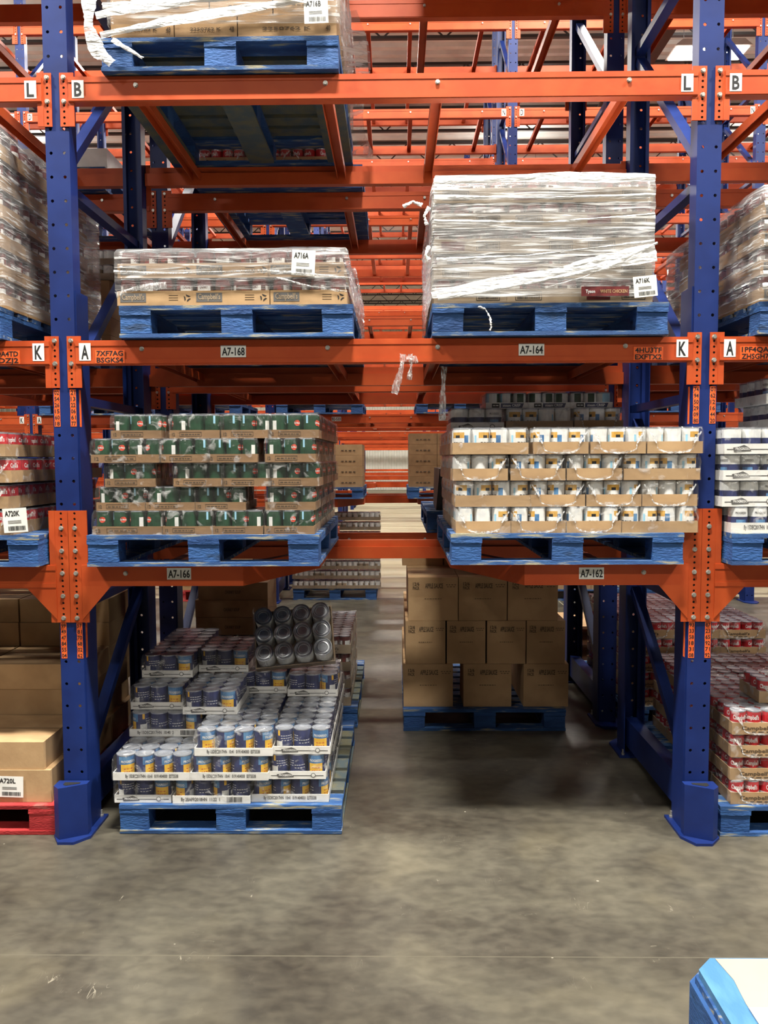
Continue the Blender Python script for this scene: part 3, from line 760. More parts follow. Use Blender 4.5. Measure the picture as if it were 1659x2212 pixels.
def barcode(b,x0,x1,z0,z1,y,mat='ink'):
    x=x0; rb=random.Random(5)
    while x<x1:
        wd=rb.choice((.0012,.002,.003)); b.box(x,min(x+wd,x1),y,y+.0004,z0,z1,mat); x+=wd+rb.choice((.0012,.0022))
KINDS={ # nx, ny, r, h, style, tray material, tray height
 'blue_long':(4,3,.0425,.108,'blue','traywhite',.036,dict(mark='by')),
 'blue_short':(3,4,.0412,.108,'blue','traywhite',.036,dict(mark='logo')),
 'green_short':(3,4,.0345,.100,'green','carddk',.036,dict(mark='box')),
 'green_long':(4,3,.0365,.100,'green','carddk',.036,dict(mark='box')),
 'turnip_short':(3,4,.0378,.109,'turnip','card',.052,dict(hole=True)),
 'turnip_long':(4,3,.0395,.109,'turnip','card',.05,dict()),
 'soup':(4,3,.0395,.112,'chunky','card',.062,dict(mark='camp',film=False)),
 'white_long':(4,3,.0375,.100,'chunky','cardg',.062,dict(mark='bar',film=False)),
 'red_long':(4,3,.034,.100,'red','card',.054,dict(mark='campred',hole=True)),
 'red_short':(3,4,.034,.106,'red','cardg',.056,dict(mark='campred')),
 'dark_short':(3,4,.034,.106,'chunky','cardg',.056,dict(mark='campred')),
 'bluewhite':(3,4,.0412,.108,'bluewhite','traywhite',.044,dict(mark='logo')),
 'bluewhite_long':(4,3,.0412,.108,'bluewhite','traywhite',.044,dict(mark='by')),
 'steam':(3,4,.033,.075,'steam','traywhite',.03,dict(mark='steam')),
 'pale':(4,3,.032,.088,'pale','cardg',.04,dict(hole=False)),
}
DESC={'blue_long':'wide white tray of blue cans','blue_short':'narrow white tray of blue cans','green_short':'tray of green cans','green_long':'wide tray of green cans',
 'turnip_short':'tray of pale greens cans','turnip_long':'wide tray of pale greens cans','soup':'tray of dark soup cans','white_long':'carton tray of cans','red_long':'tray of red white cans','red_short':'tray of red soup cans','dark_short':'small tray of dark soup cans',
 'bluewhite':'white tray of navy cans','bluewhite_long':'wide white tray of navy cans','steam':'low white tray of corn cans','pale':'tray of small white cans'}
import zlib
HIDE=set([1403,2567,7056,14224,17186,20101,39535,46629,50319,86826,88972,98568,103494,113069,120422,121268,130496,131700,156556,157043,162872,175898,184025,186506,197005,198760,202826,211438,212200,220418,226045,228546,229877,236127,241040,248547,250490,252993,268950,278649,279858,280053,281967,283182,290177,295039,297326,304905,307772,311152,315880,330010,331874,334841,339609,339794,340098,343925,347053,355083,359113,365526,384039,384608,392617,394331,395429,416964,430088,434558,440852,450624,463139,463611,467543,470330,473818,483844,490909,498189,500464,504441,506421,512524,519821,521640,523000,535671,538309,548622,553193,558598,566418,574590,580697,617694,627210,627648,627988,636443,638511,647094,656369,658660,665014,667916,668623,674379,684408,697830,703096,708723,718663,736012,746385,750839,751877,761765,765903,771509,781975,782515,806571,820127,824861,830074,830535,831995,832891,847764,856583,857581,858650,862501,865283,867774,869678,883222,890622,891404,893112,919965,927695,935829,951673,953525,982439,990879,1010407,1015677,1031790,1032073,1041441,1042279,1047604])
bS=MB(); STY=dict(blue='navy',green='green',turnip='labelwhite',red='red',chunky='brownlab',bluewhite='navy',steam='labelwhite',pale='labelwhite')
def plain_tray(kind,xc,yc,z):
    nx,ny,r,h,style,tm,th=KINDS[kind][:7]; g=2*r+.0012; w,d=nx*g+.008,ny*g+.008
    bS.box(xc-w/2,xc+w/2,yc-d/2,yc+d/2,z,z+th,tm)
    for i in range(nx):
        for j in range(ny):
            c=(xc+(i-(nx-1)/2)*g,yc+(j-(ny-1)/2)*g,z+th); bS.cyl(c,r*.985,h-th-.002,STY[style],'z',12,cap=False); bS.cyl((c[0],c[1],z+h-.003),r,.003,'lidpale','z',12)
def put(kind, x0, y0, z, label, group, var=0, rz=0, x1=None):
    p=case_proto(kind,var); K=KINDS[kind]; g=2*K[2]+.0012; w,d=K[0]*g+.008,K[1]*g+.008
    xc=(x0+x1)/2 if x1 is not None else x0+w/2
    if zlib.crc32(label.encode())&0xfffff in HIDE: plain_tray(kind,xc,y0+d/2,z); return
    return place(p,(xc,y0+d/2,z),rz,label=label,cat='can tray',group=group)
def dep(kind): K=KINDS[kind]; return K[1]*(2*K[2]+.0012)+.016
def rowname(j): return ('front row','second row','third row','fourth row','fifth row')[j]
def stack(tiers, y0, z0, pitch, where, group, depth=1.18, sides='R', yfix=None, allrows=False):
    """tiers: list of lists of (kind,x0,x1[,var]); rows behind the front are filled where they can show"""
    for t,row in enumerate(tiers):
        n=len(row)
        for i,sp in enumerate(row):
            kind,x0,x1=sp[:3]; var=sp[3] if len(sp)>3 else (t*3+i*2)%3
            j=0; y=y0
            while y+dep(kind)<=y0+depth+.02:
                show = j==0 or allrows or (t==len(tiers)-1 and z0+pitch*len(tiers)<1.75) or (t==len(tiers)-2 and len(tiers)>3 and j<2 and z0<1 and False) or ('R' in sides and i==n-1) or ('L' in sides and i==0) 
                if show:
                    put(kind,x0,y+(.006*((t*5+i*3)%3-1) if j==0 else 0),z0+t*pitch,f'{DESC[kind]}, {ORD[t]} tier, {CNT[i]}, {rowname(j)}, {where}',group,var,x1=x1)
                y+=dep(kind); j+=1
# --- blue soup can stack on the floor pallet, stepped
pallet(PG,-1.204,-.02,0,'worn blue pallet on the floor carrying blue and yellow cans')
G='blue and yellow soup can trays on the floor pallet'
zt=lambda t:.139+.1125*t
seen=set()
def bl(kind,x0,y,t,desc,var=0):
    put(kind,x0,y,zt(t),f'{DESC[kind][:200]}, {desc}',G,var)
Bw=.2588; dS=dep('blue_short'); dL=dep('blue_long')
bl('blue_short',-1.23,.0,0,'bottom tier, front left corner'); bl('blue_long',-.962,-.01,0,'bottom tier, front centre',2); bl('blue_long',-.607,.01,0,'bottom tier, front right',0)
for j in range(3): bl('blue_short',-.512,.278+j*dS,0,f'bottom tier, right side, {ORD[j+1]} from front') if j<2 else None
bl('blue_long',-1.227,-.022,1,'second tier, front left'); bl('blue_long',-.876,-.021,1,'second tier, front centre'); bl('blue_short',-.524,-.004,1,'second tier, front right corner')
for j in range(2): bl('blue_short',-.512,.35+j*dS,1,f'second tier, right side, {ORD[j+1]} from front')
bl('blue_long',-.856,-.02,2,'third tier, front centre'); bl('blue_short',-.504,.004,2,'third tier, front right corner')
bl('blue_long',-1.234,.24,2,'third tier, left, set back',1)
for j in range(2):
    bl('blue_short',-.504,.004+(j+1)*dS,2,f'third tier, right side, {ORD[j+1]} from front')
    bl('blue_short',-.772,.245+j*dS,2,f'third tier, centre, {ORD[j+1]} from front')
bl('blue_short',-1.246,.305,3,'fourth tier, left, set back'); bl('blue_short',-.97,.228,3,'fourth tier, centre left')
bl('blue_short',-.775,.585,3,'fourth tier, centre right, far back'); bl('blue_short',-.436-.07,.515+.015,3,'fourth tier, right side, far back',1)
bl('blue_short',-1.246,.305+dS,3,'fourth tier, left, second from front')
bl('blue_short',-1.242,.48,4,'fifth tier, left'); bl('blue_short',-.977,.59,4,'fifth tier, centre'); bl('blue_short',-1.242,.48+dS,4,'fifth tier, left, second from front')
# leaning tray of big cans
root=empty('leaning_can_tray'); r_=.0485; g=.1005
b=MB(); b.box(-2*g-.006,2*g+.006,-1.5*g-.006,1.5*g+.006,0,.004,'cardg')
for q in ((-2*g-.006,2*g+.006,-1.5*g-.006,-1.5*g-.002),(-2*g-.006,2*g+.006,1.5*g+.002,1.5*g+.006)): b.box(q[0],q[1],q[2],q[3],.004,.045,'cardg')
for s in (-1,1): b.box(*sorted((s*(2*g+.002),s*(2*g+.006))),-1.5*g-.002,1.5*g+.002,.004,.045,'cardg')
b.build('tray',root)
b=MB(); n=28; h=.118; r=r_
b.lathe([(0,.001,'tin'),(r,0,'tin'),(r,.004,'labelwhite'),(r*.985,.006,'labelwhite'),(r*.985,h-.005,'tin'),(r,h-.004,'tin'),(r,h,'tin'),(r*.94,h,'tin'),(r*.92,h-.005,'tin'),(r*.78,h-.006,'tin'),(r*.76,h-.001,'lidpale'),(r*.71,h-.001,'tin'),(r*.69,h-.006,'tin'),(r*.56,h-.005,'tin'),(r*.54,h-.0015,'lidpale'),(r*.50,h-.0015,'tin'),(r*.48,h-.005,'tin'),(0,h-.005,'tin')],'tin',n)
cm=b.build('can',link=False).data
for i in range(4):
    for j in range(3):
        o=bpy.data.objects.new('can',cm); COL.objects.link(o); o.parent=root; o.location=((i-1.5)*g,(j-1)*g,.005)
film_mb(4*g+.016,3*g+.016,.128,.04,False,.003,'clearfilm').build('shrink_film',root)
root.location=(-.485,.70,.735); root.rotation_euler=(R(48),0,0); root.rotation_euler=(Matrix.Rotation(R(57),3,'X')@Matrix.Rotation(R(6),3,'Z')).to_euler()
tag(root,'tray of twelve large plain tins leaning back, lids facing out','can tray')

# --- green bean stack on the left shelf
pallet(PB,-1.287,-.1,1.2325,'blue pallet on the lowest left shelf under green cans')
g3,g4='green_short','green_long'
T=[[(g4,-1.27,-.962),(g3,-.958,-.747),(g3,-.74,-.525),(g3,-.52,-.297)],
   [(g3,-1.25,-1.04),(g3,-1.036,-.825),(g3,-.82,-.6),(g3,-.512,-.296)],
   [(g3,-1.21,-.995),(g3,-.905,-.7),(g3,-.695,-.488),(g3,-.485,-.29)],
   [(g4,-1.265,-.965),(g3,-.962,-.758),(g3,-.755,-.55),(g3,-.51,-.292)],
   [(g3,-1.205,-.94),(g3,-.935,-.7),(g3,-.695,-.49),(g3,-.485,-.29)]]
stack(T,-.07,1.371,.1045,'left shelf','green can trays on the left shelf',sides='R')
# --- turnip green stack on the right shelf
pallet(PB,.295,-.07,1.2325,'blue pallet on the lowest right shelf under turnip green cans')
t3,t4='turnip_short','turnip_long'
T=[[(t3,.32,.555),(t3,.56,.795),(t3,.80,1.038),(t4,1.045,1.365)],
   [(t4,.32,.64),(t3,.645,.88),(t3,.89,1.125),(t3,1.13,1.37)],
   [(t3,.32,.53),(t3,.555,.795),(t3,.8,1.04),(t4,1.05,1.375)],
   [(t4,.32,.615),(t3,.65,.895),(t3,.9,1.14),(t3,1.145,1.385)]]
stack(T,-.045,1.371,.1148,'right shelf','turnip green can trays on the right shelf',sides='L')
zz=1.371+.1148*4
G2='mixed trays on top of the turnip green stack'
for i,(k_,x0,x1,y) in enumerate([('bluewhite',.325,.59,.42),('turnip_long',.60,.93,.44),('turnip_short',.94,1.17,.44)]):
    put(k_,x0,y,zz,f'{DESC[k_]}, fifth tier, {CNT[i]}, set back, right shelf',G2,i%3,x1=x1)
for i,(x0,x1) in enumerate([(.51,.715),(.72,.925),(.93,1.135)]): put('steam',x0,.5,zz+.1148,f'low white tray of corn cans, {CNT[i]} on top of right stack',G2,i,x1=x1)

# ---------------------------------------------------------------- stretch wrap, ribbons, tags
def wrap_obj(x0,x1,y0,y1,z0,z1,label,mat='wrap',top=True,rag=.008,belly=.0,name='stretch_wrap',tmat=None,bands=True):
    o=empty(name,((x0+x1)/2,(y0+y1)/2,z0)); b=MB(); hw,hd,h=(x1-x0)/2,(y1-y0)/2,z1-z0; nz=26; rnd=random.Random(int(x0*100)+int(z0*10))
    per=[]; 
    for i in range(24): per.append((-hw+2*hw*i/24,-hd,0,-1))
    for i in range(24): per.append((hw,-hd+2*hd*i/24,1,0))
    for i in range(24): per.append((hw-2*hw*i/24,hd,0,1))
    for i in range(24): per.append((-hw,hd-2*hd*i/24,-1,0))
    n=len(per); vs=[]
    for j in range(nz+1):
        bo=rnd.uniform(0,rag)
        for i,(x,y,nx,ny) in enumerate(per):
            q=bo+rnd.uniform(0,rag)*.8; k=1-.03*max(0,(j/nz-.9)/.1)
            vs.append(((x+nx*q)*k,(y+ny*q)*k,h*j/nz+(rnd.uniform(-rag,rag)*.6 if 0<j<nz else 0)))
    b.add(vs,[(j*n+i,j*n+(i+1)%n,(j+1)*n+(i+1)%n,(j+1)*n+i) for j in range(nz) for i in range(n)],mat,True)
    b.build('side_film',o)
    if top:
        b=MB(); m_=12; vs=[]
        for i in range(m_+1):
            for j in range(m_+1): vs.append(((-hw+2*hw*i/m_)*.97,(-hd+2*hd*j/m_)*.97,h+rnd.uniform(-.004,.006)))
        b.add(vs,[(i*(m_+1)+j,(i+1)*(m_+1)+j,(i+1)*(m_+1)+j+1,i*(m_+1)+j+1) for i in range(m_) for j in range(m_)],tmat or mat,True); b.build('top_film',o)
    tag(o,label,'stretch wrap','stretch film around the loads'); return o
def ribbon(parent, pts, w, mat='ribbon', name='roped_film', rag=.006, world=True):
    b=MB(); off=parent.location if (parent and world) else Vector((0,0,0)); P=[Vector(p)-off for p in pts]; Q=[]
    for a,c in zip(P[:-1],P[1:]):
        for t in range(10): Q.append(a.lerp(c,t/10))
    Q.append(P[-1]); vs=[]; ns=5
    for i,p in enumerate(Q):
        ww=w*(.85+.25*math.sin(i*.31+w*90)); d=(Q[min(i+1,len(Q)-1)]-Q[max(i-1,0)]).normalized(); u=Vector((0,-1,0)).cross(d).normalized()
        if u.length<.1: u=Vector((0,0,1))
        for k in range(ns):
            t=k/(ns-1)-.5; vs.append(p+u*ww*t+Vector((random.uniform(-rag,rag)*.3,-random.uniform(0,rag)-(.5-abs(t))*rag,random.uniform(-rag,rag)*.3)))
    b.add(vs,[(i*ns+k,(i+1)*ns+k,(i+1)*ns+k+1,i*ns+k+1) for i in range(len(Q)-1) for k in range(ns-1)],mat,True)
    return b.build(name,parent)
def tagsheet(parent, x0,x1,z0,z1,y, txt, rz=0, world=True, tilt=0):
    off=parent.location if world else Vector((0,0,0)); w,h=x1-x0,z1-z0
    b=MB(); b.box(-w/2,w/2,-.0008,0,-h/2,h/2,'white'); o=b.build('pallet_tag',parent,Vector(((x0+x1)/2,y,(z0+z1)/2))-off); o.rotation_euler=(0,tilt,0)
    b=MB()
    b.text(txt,-w*.1,h*.18,h*.22,-.0016,'ink',width=w*.62); 
    for q in range(3): b.box(-w*.3,w*.25,-.0016,-.0008,-h*.02-q*h*.05,-h*.008-q*h*.05,'inkgrey')
    barcode(b,-w*.3,w*.4,-h*.42,-h*.24,-.0016); b.build('printing',o); o['label']='white sheet with a barcode'+('' if txt[0]=='_' else ' printed '+txt)
    return o
# --- left wrapped soup load on the second level
pallet(PB,-1.135,-.06,2.2225,'blue pallet on the second level left under wrapped soup cans')
T=[[('soup',-1.142,-.815,1),('soup',-.812,-.487,0),('soup',-.478,-.155,2)],[('soup',-1.142,-.815,2),('soup',-.812,-.487,1),('soup',-.49,-.168,0)]]
stack(T,-.05,2.361,.119,'wrapped low load','dark soup can trays on the second level',depth=1.12,sides='R')
wr=wrap_obj(-1.15,-.147,-.058,1.14,2.425,2.604,'clear stretch wrap around the low soup can load, second level left',rag=.004)
tagsheet(wr,-.385,-.285,2.478,2.585,-.078,'A716A',tilt=.06)
ribbon(wr,[(-1.15,-.075,2.50),(-.9,-.08,2.49),(-.5,-.08,2.50),(-.16,-.075,2.47)],.012,'wisp'); ribbon(wr,[(-1.14,-.075,2.40),(-1.05,-.08,2.43),(-.92,-.08,2.44)],.03,'wisp'); ribbon(wr,[(-.45,-.078,2.47),(-.3,-.08,2.43),(-.15,-.075,2.41)],.01,'wisp')
# --- right heavily wrapped load on the second level
pallet(PB,.215,-.06,2.2225,'blue pallet on the second level right under tall wrapped load')
T=[]
for t in range(5): T.append([('white_long',.225+i*.311,.225+i*.311+.308,(t+i)%3) for i in range(3)])
stack(T,-.045,2.361,.1065,'wrapped tall load','wrapped can trays on the second level right',depth=1.1,sides='L',allrows=False)
wr=wrap_obj(.214,1.158,-.058,1.12,2.385,2.902,'dense stretch wrap around the tall load, second level right','wraphvy',rag=.004,tmat='ribbon')
ribbon(wr,[(.21,-.085,2.39),(.45,-.09,2.43),(.8,-.095,2.49),(1.16,-.085,2.55)],.05); ribbon(wr,[(.235,-.095,2.375),(.6,-.1,2.43),(.95,-.1,2.50),(1.16,-.09,2.60)],.018)
ribbon(wr,[(.55,-.09,2.44),(.85,-.095,2.52),(1.15,-.085,2.585)],.03); ribbon(wr,[(.23,-.085,2.54),(.6,-.09,2.55),(1.15,-.085,2.61)],.012); ribbon(wr,[(.22,-.085,2.80),(.7,-.09,2.79),(1.15,-.085,2.80)],.014); ribbon(wr,[(.22,-.085,2.86),(.7,-.09,2.875),(1.15,-.085,2.87)],.04)
ribbon(wr,[(.22,-.085,2.70),(.7,-.09,2.69),(1.15,-.085,2.72)],.010); ribbon(wr,[(.7,-.09,2.42),(.85,-.09,2.46),(1.0,-.085,2.52)],.004,rag=.002)
tagsheet(wr,1.062,1.16,2.375,2.462,-.1,'A716K',tilt=-.1)
b=MB(); b.box(.848,1.05,-.0622,-.0612,2.385,2.425,'plum'); b.text('WHITE CHICKEN',.985,2.398,.014,-.063,'card',width=.115); b.text('Tyson',.886,2.398,.014,-.0632,'labelwhite',width=.04)
b.v=[(x-wr.location.x,y-wr.location.y-.012,z-wr.location.z) for x,y,z in b.v]; b.build('printed_panel',wr)
o=empty('torn_film_tail',(.41,-.07,2.345)); b=MB()
pts=[(0,0,.0),(.03,-.005,-.012),(.05,-.01,-.05),(.055,-.012,-.09),(.048,-.012,-.105)]
ribbon(o,[Vector(p)+o.location for p in pts],.008,'ribbon','film_strand'); tag(o,'thin white torn film strand dangling over the right pallet','film scrap')
o=empty('torn_film_shreds',(.2,-.08,2.7))
for q in ([(.17,-.1,2.76),(.13,-.1,2.775),(.09,-.1,2.755)],[(.2,-.08,2.76),(.18,-.09,2.72),(.19,-.09,2.68)],[(.2,-.07,2.6),(.185,-.08,2.56),(.2,-.08,2.54)]): ribbon(o,q,.016,'ribbon','film_strand')
tag(o,'crumpled film shreds sticking out from the left edge of the tall load','film scrap')
# hanging film under the second level, centre
o=empty('hanging_stretch_film',(.13,.0,2.1))
for q,w in (([(.09,-.03,2.15),(.08,-.03,2.08),(.05,-.02,1.98)],.03),([(.12,-.03,2.15),(.125,-.03,2.1),(.115,-.02,2.04)],.02),([(.1,-.035,2.13),(.13,-.035,2.12),(.15,-.035,2.13)],.03)): ribbon(o,q,w,'wisp','film_strand')
tag(o,'clear film hanging below the beam at the middle of the second level','film scrap')
o=empty('hanging_film_strip',(.27,.1,2.1)); ribbon(o,[(.275,.1,2.11),(.27,.1,2.0),(.265,.1,1.87)],.03,'wisp','film_strand'); tag(o,'long clear film strip hanging above the right low shelf','film scrap')

# ---------------------------------------------------------------- cardboard boxes
def box_proto(w,d,h,mat='card',txt=None,tape=False,seam=True,name='cardboard_box'):
    r=empty(name); b=MB(); e=.004
    b.box(-w/2,w/2,-d/2,d/2,0,h,mat)
    b.v=[(x,y+ (.003 if abs(z)<1e-6 else 0),z) for x,y,z in b.v]; b.build('carton',r)
    if seam:
        b=MB(); b.box(-w/2,w/2,-.0015,.0015,h,h+.0007,'inkbrown'); b.box(-w/2-.0006,-w/2,-d/2,d/2,h*.985,h*.99,'inkbrown'); b.build('flap_seam',r)
    if txt:
        b=MB(); y=-d/2-.001
        for t,cx,z,s,wd in txt: b.text(t,cx,z,s,y,'inkbrown',width=wd)
        b.build('print',r)
    return r
CB={}
def cbox(w,d,h,mat,txt,x,y,z,label,group,rz=0,key=None):
    k=(w,d,h,mat,key)
    if k not in CB: CB[k]=box_proto(w,d,h,mat,txt)
    return place(CB[k],(x,y+d/2,z),rz,label=label,cat='cardboard box',group=group)
# apple sauce pallet in the rack behind
pallet(PB,.1,1.40,0,'dark blue floor pallet under the apple sauce boxes')
G='apple sauce boxes stacked on a floor pallet'
def aptxt(w): return [('12/6',-w*.34,.222,.02,.04),('PACK',-w*.34,.197,.02,.042),('APPLE SAUCE',w*.02,.205,.03,w*.36),('____',w*.36,.222,.009,w*.2),('___',w*.36,.21,.008,w*.16),('_______',w*.0,.135,.008,w*.34)]
for t,(h,sp) in enumerate([(.272,[(.099,.413),(.474,.782),(.85,1.138)]),(.272,[(.114,.364),(.372,.616),(.622,.868),(.872,1.112)]),(.272,[(.132,.442),(.444,.75),(.753,1.063)])]):
    for i,(x0,x1) in enumerate(sp):
        w=round(x1-x0-.004,2)
        for j in range(4 if (i in (0,len(sp)-1) or t==2) else 1):
            d=.29
            if t==2 and j>2: continue
            cbox(w,d-.004,h,'card',aptxt(w),(x0+x1)/2,1.45+j*d,.14+t*.2735,f'brown apple sauce box, {ORD[t]} tier, {CNT[i]}, {rowname(j)} on the floor pallet',G,key='apple')
for i,(x,y) in enumerate(((.24,2.02),(.53,2.03))): cbox(.28,.26,.1,'card',None,x,y,.14+3*.2735,f'flat brown carton lying on top of the apple sauce boxes, {("left","right")[i]}','flat cartons on the apple sauce boxes')
# left bay floor: brown boxes on a red pallet
pallet(PR,-2.49,-.03,0,'red pallet on the floor, left bay, under brown boxes')
G='plain brown cartons on the red pallet'
ln=lambda q:('right column','second column from right','third column from right','far left column')[q]
for t,h in enumerate((.15,.128,.128,.128,.128,.128,.128)):
    z=.1395+sum((.151,.1295,.1295,.1295,.1295,.1295)[:t]); 
    for c in range(2):
        x1=-1.52-c*.5+(-.03 if t==1 else 0)
        for j in range(3):
            y0=(.0,.40,.80)[j]
            if t>1 and j==0: continue
            if t>3 and j==1: continue
            if t>5: continue
            cbox(.49,.39,h,'card',None,x1-.245,y0+.003*((t*7+c*3)%3),z,f'plain brown carton, {ORD[t]} tier, {ln(c)}, {rowname(j)}, on the red pallet',G)
ob=empty('printed_tag',(-1.72,-.006,.21)); 
tg=tagsheet(ob,-1.765,-1.645,.165,.262,-.003,'A720L',tilt=.03); tag(ob,'white barcode tag A720L on the lowest brown carton','tag')
# top left load on the third level
pallet(PG,-1.19,-.05,3.3425,'worn blue pallet on the third level, middle bay')
G='brown cartons on the third level pallet'
for t in range(6):
    for i,(x0,x1) in enumerate(((-1.152,-.882),(-.88,-.612),(-.61,-.19)) if t%2==0 else ((-1.152,-.73),(-.728,-.46),(-.458,-.19))):
        w=round(x1-x0-.003,3)
        for j in range(4):
            if j and not (t==0 or i==2 or t==5): continue
            cbox(w,.276,.094,'card',[('48',w*.42,.03,.02,.02),('2250762 K',0,.035,.012,w*.5)] if t==0 else [('_____',0,.035,.012,w*.4)],(x0+x1)/2,-.03+j*.28,3.4815+t*.0955,f'brown carton, {ORD[t]} tier, {CNT[i]}, {rowname(j)}, third level pallet',G,key=t==0)
wr=wrap_obj(-1.16,-.182,-.04,1.12,3.535,4.06,'stretch wrap around brown cartons on the third level',rag=.01)
wr2=wrap_obj(-.186,-.176,.0,1.1,3.36,3.54,'wrap skirt',rag=.005) if False else None
ribbon(wr,[(-1.18,-.07,3.48),(-.9,-.075,3.53),(-.5,-.08,3.585),(-.2,-.07,3.63)],.04); ribbon(wr,[(-1.17,-.07,3.60),(-.7,-.075,3.62),(-.2,-.07,3.68)],.03)
ribbon(wr,[(-1.21,-.09,3.72),(-1.215,-.1,3.6),(-1.22,-.1,3.5),(-1.19,-.09,3.41),(-1.13,-.08,3.36)],.06); ribbon(wr,[(-1.13,-.075,3.46),(-1.0,-.08,3.38)],.02); ribbon(wr,[(-1.2,-.07,3.56),(-1.0,-.075,3.6),(-.8,-.08,3.61)],.05)
b=MB()
for i in range(10):
    pass
ribbon(wr,[(-.17,.0,3.6),(-.16,.3,3.5),(-.165,.8,3.42),(-.17,1.1,3.4)],.2,'wrap')
tagsheet(wr,-.32,-.22,3.51,3.61,-.09,'A716B',tilt=-.03); tagsheet(wr,-.43,-.30,3.60,3.68,-.095,'______',tilt=.2)

# --- neighbouring bays, second level
pallet(PB,-2.66,-.06,2.2225,'blue pallet on the second level, left bay, under tall wrapped load')
T=[[('red_long',-2.54+i*.2815,-2.26+i*.2815,(t+i)%3) for i in range(2)]+[('soup',-1.976,-1.65,t%3)] for t in range(6)]
stack(T,-.04,2.361,.128,'left wrapped load','wrapped can trays in the left bay, second level',sides='R')
wr=wrap_obj(-2.64,-1.64,-.06,1.14,2.365,3.14,'stretch wrap around the tall can load, left bay, second level','wrap',rag=.012)
pallet(PB,1.612,-.06,2.2225,'blue pallet on the second level, right bay, under wrapped load')
T=[[('soup',1.62+i*.33,1.95+i*.33,(t+i)%3) for i in range(3)] for t in range(4)]
stack(T,-.04,2.361,.118,'right wrapped load','wrapped can trays in the right bay, second level',sides='L')
wr=wrap_obj(1.608,2.62,-.06,1.14,2.365,2.85,'stretch wrap around the can load, right bay, second level','wrap',rag=.012)
for z in (2.42,2.47,2.6,2.68,2.76): ribbon(wr,[(1.61,-.08,z),(1.9,-.085,z+.02),(2.3,-.08,z+.01)],.03)
# --- neighbouring bays, lowest shelf
pallet(PB,-2.51,-.1,1.2325,'blue pallet on the lowest shelf, left bay, under red cans')
r3='red_long'
T=[[('red_long',-2.36+i*.288-.12,-2.08+i*.288-.12,(t+i)%3) for i in range(3)] for t in range(4)]
for t,row in enumerate(T):
    off=(0,.0,.0,.0)[t]; T[t]=[(k_,a+off+(-.02 if t%2 else .0),c_+off+(-.02 if t%2 else .0),v) for k_,a,c_,v in row]
stack(T,-.07,1.371,.1145,'left bay shelf','red soup can trays in the left bay',sides='R')
wr=empty('printed_tag',(-1.6,-.1,1.42)); tagsheet(wr,-1.65,-1.545,1.385,1.49,-.098,'A720K',tilt=-.06); tag(wr,'white barcode tag A720K on the lowest red can tray','tag')
pallet(PB,1.50,-.1,1.2325,'blue pallet on the lowest shelf, right bay, under navy and white cans')
T=[[('bluewhite_long',1.50,1.85,0),('bluewhite_long',1.855,2.2,0),('bluewhite',2.21,2.47,1)]]+[[('bluewhite',1.47,1.725,t%3),('bluewhite',1.73,1.985,0),('bluewhite',1.99,2.245,1)] for t in range(3)]
stack(T,-.07,1.371,.1135,'right bay shelf','navy and white can trays in the right bay',sides='L')
for i,(x,z) in enumerate(((1.74,1.371+.1135*4),(1.72,1.371+.1135*5))): put('bluewhite',x,.1,z,f'white tray of dark cans, {("fifth tier","topmost")[i]}, set back on right bay shelf','dark cans on top in the right bay',i)
# --- right bay floor
pallet(PB,1.505,-.03,0,'blue pallet on the floor, right bay, under red soup cans')
T=[[('red_long',1.56+i*.284,1.84+i*.284,(t+i)%3) for i in range(3)] for t in range(4)]
stack(T,-.0,.139,.1065,'right bay floor','red soup can trays on the right floor pallet',depth=1.15,sides='L',allrows=False)
put('red_long',1.73,.12,.139+.1065*4,'tray of red and white soup cans, alone on top, front right bay floor','single top trays on the right',1)
pallet(PB,1.505,1.45,0,'blue floor pallet in the second rack behind the red cans')
T=[[('red_long',1.52+i*.284,1.80+i*.284,(t+i)%3) for i in range(3)] for t in range(5)]
stack(T,1.48,.139,.1065,'second rack floor','red soup can trays in the second rack',depth=1.1,sides='L')
# --- left floor behind the blue cans (second rack)
pallet(PG,-1.2,1.46,0,'worn blue floor pallet behind the blue can pallet')
T=[[('dark_short',-1.20+i*.25,-.98+i*.25,(t+i)%3) for i in range(4)] for t in range(4)]
stack(T,1.48,.139,.1115,'behind leaning tray','dark can trays behind the blue can pallet',depth=1.1,sides='R')
for i,(w,x,z) in enumerate(((.46,-.98,.588),(.46,-.985,.70),(.44,-.975,.812))): cbox(w,.38,.11,'carddk',[('CHUNKY SOUP',.0,.04,.02,.1)],x,1.5,z,f'dark brown carton, {("lowest","middle","upper")[i]} one behind the blue can stack','dark cartons behind the blue cans')
# --- second rack upper levels
pallet(PB,-1.15,1.47,3.3425,'blue pallet seen from below on the third level, second rack')
T=[[('red_long',-1.14+i*.285,-.86+i*.285,i%3) for i in range(3)]]*2
stack(T,1.49,3.481,.107,'rear third level','red can trays on the third level of second rack',depth=1.1,sides='R',allrows=False)
pallet(PB,-1.2,1.47,2.2225,'blue pallet on the second level of second rack, behind soup cans')
T=[[('soup',-1.19+i*.33,-.86+i*.33,(t+i)%3) for i in range(3)] for t in range(4)]
stack(T,1.49,2.361,.125,'rear second level','soup can trays on the second level of second rack',depth=1.1,sides='R')
wrap_obj(-1.21,-.185,1.475,2.62,2.37,2.87,'clear wrap around the soup cans in the second rack',rag=.012)
pallet(PB,-2.72,1.47,2.2225,'blue pallet on the second level, left bay of second rack')
G='brown cartons in the left bay of second rack'
for t in range(4): 
    for i in range(3): cbox(.32,.36,.11,'card',None,-2.54+i*.335,1.5,2.3605+t*.112,f'brown carton, {ORD[t]} tier, {CNT[i]}, second level, left bay, second rack',G)
T=[[('pale',-2.7+i*.27,-2.43+i*.27,(t+i)%3) for i in range(4)] for t in range(2)]
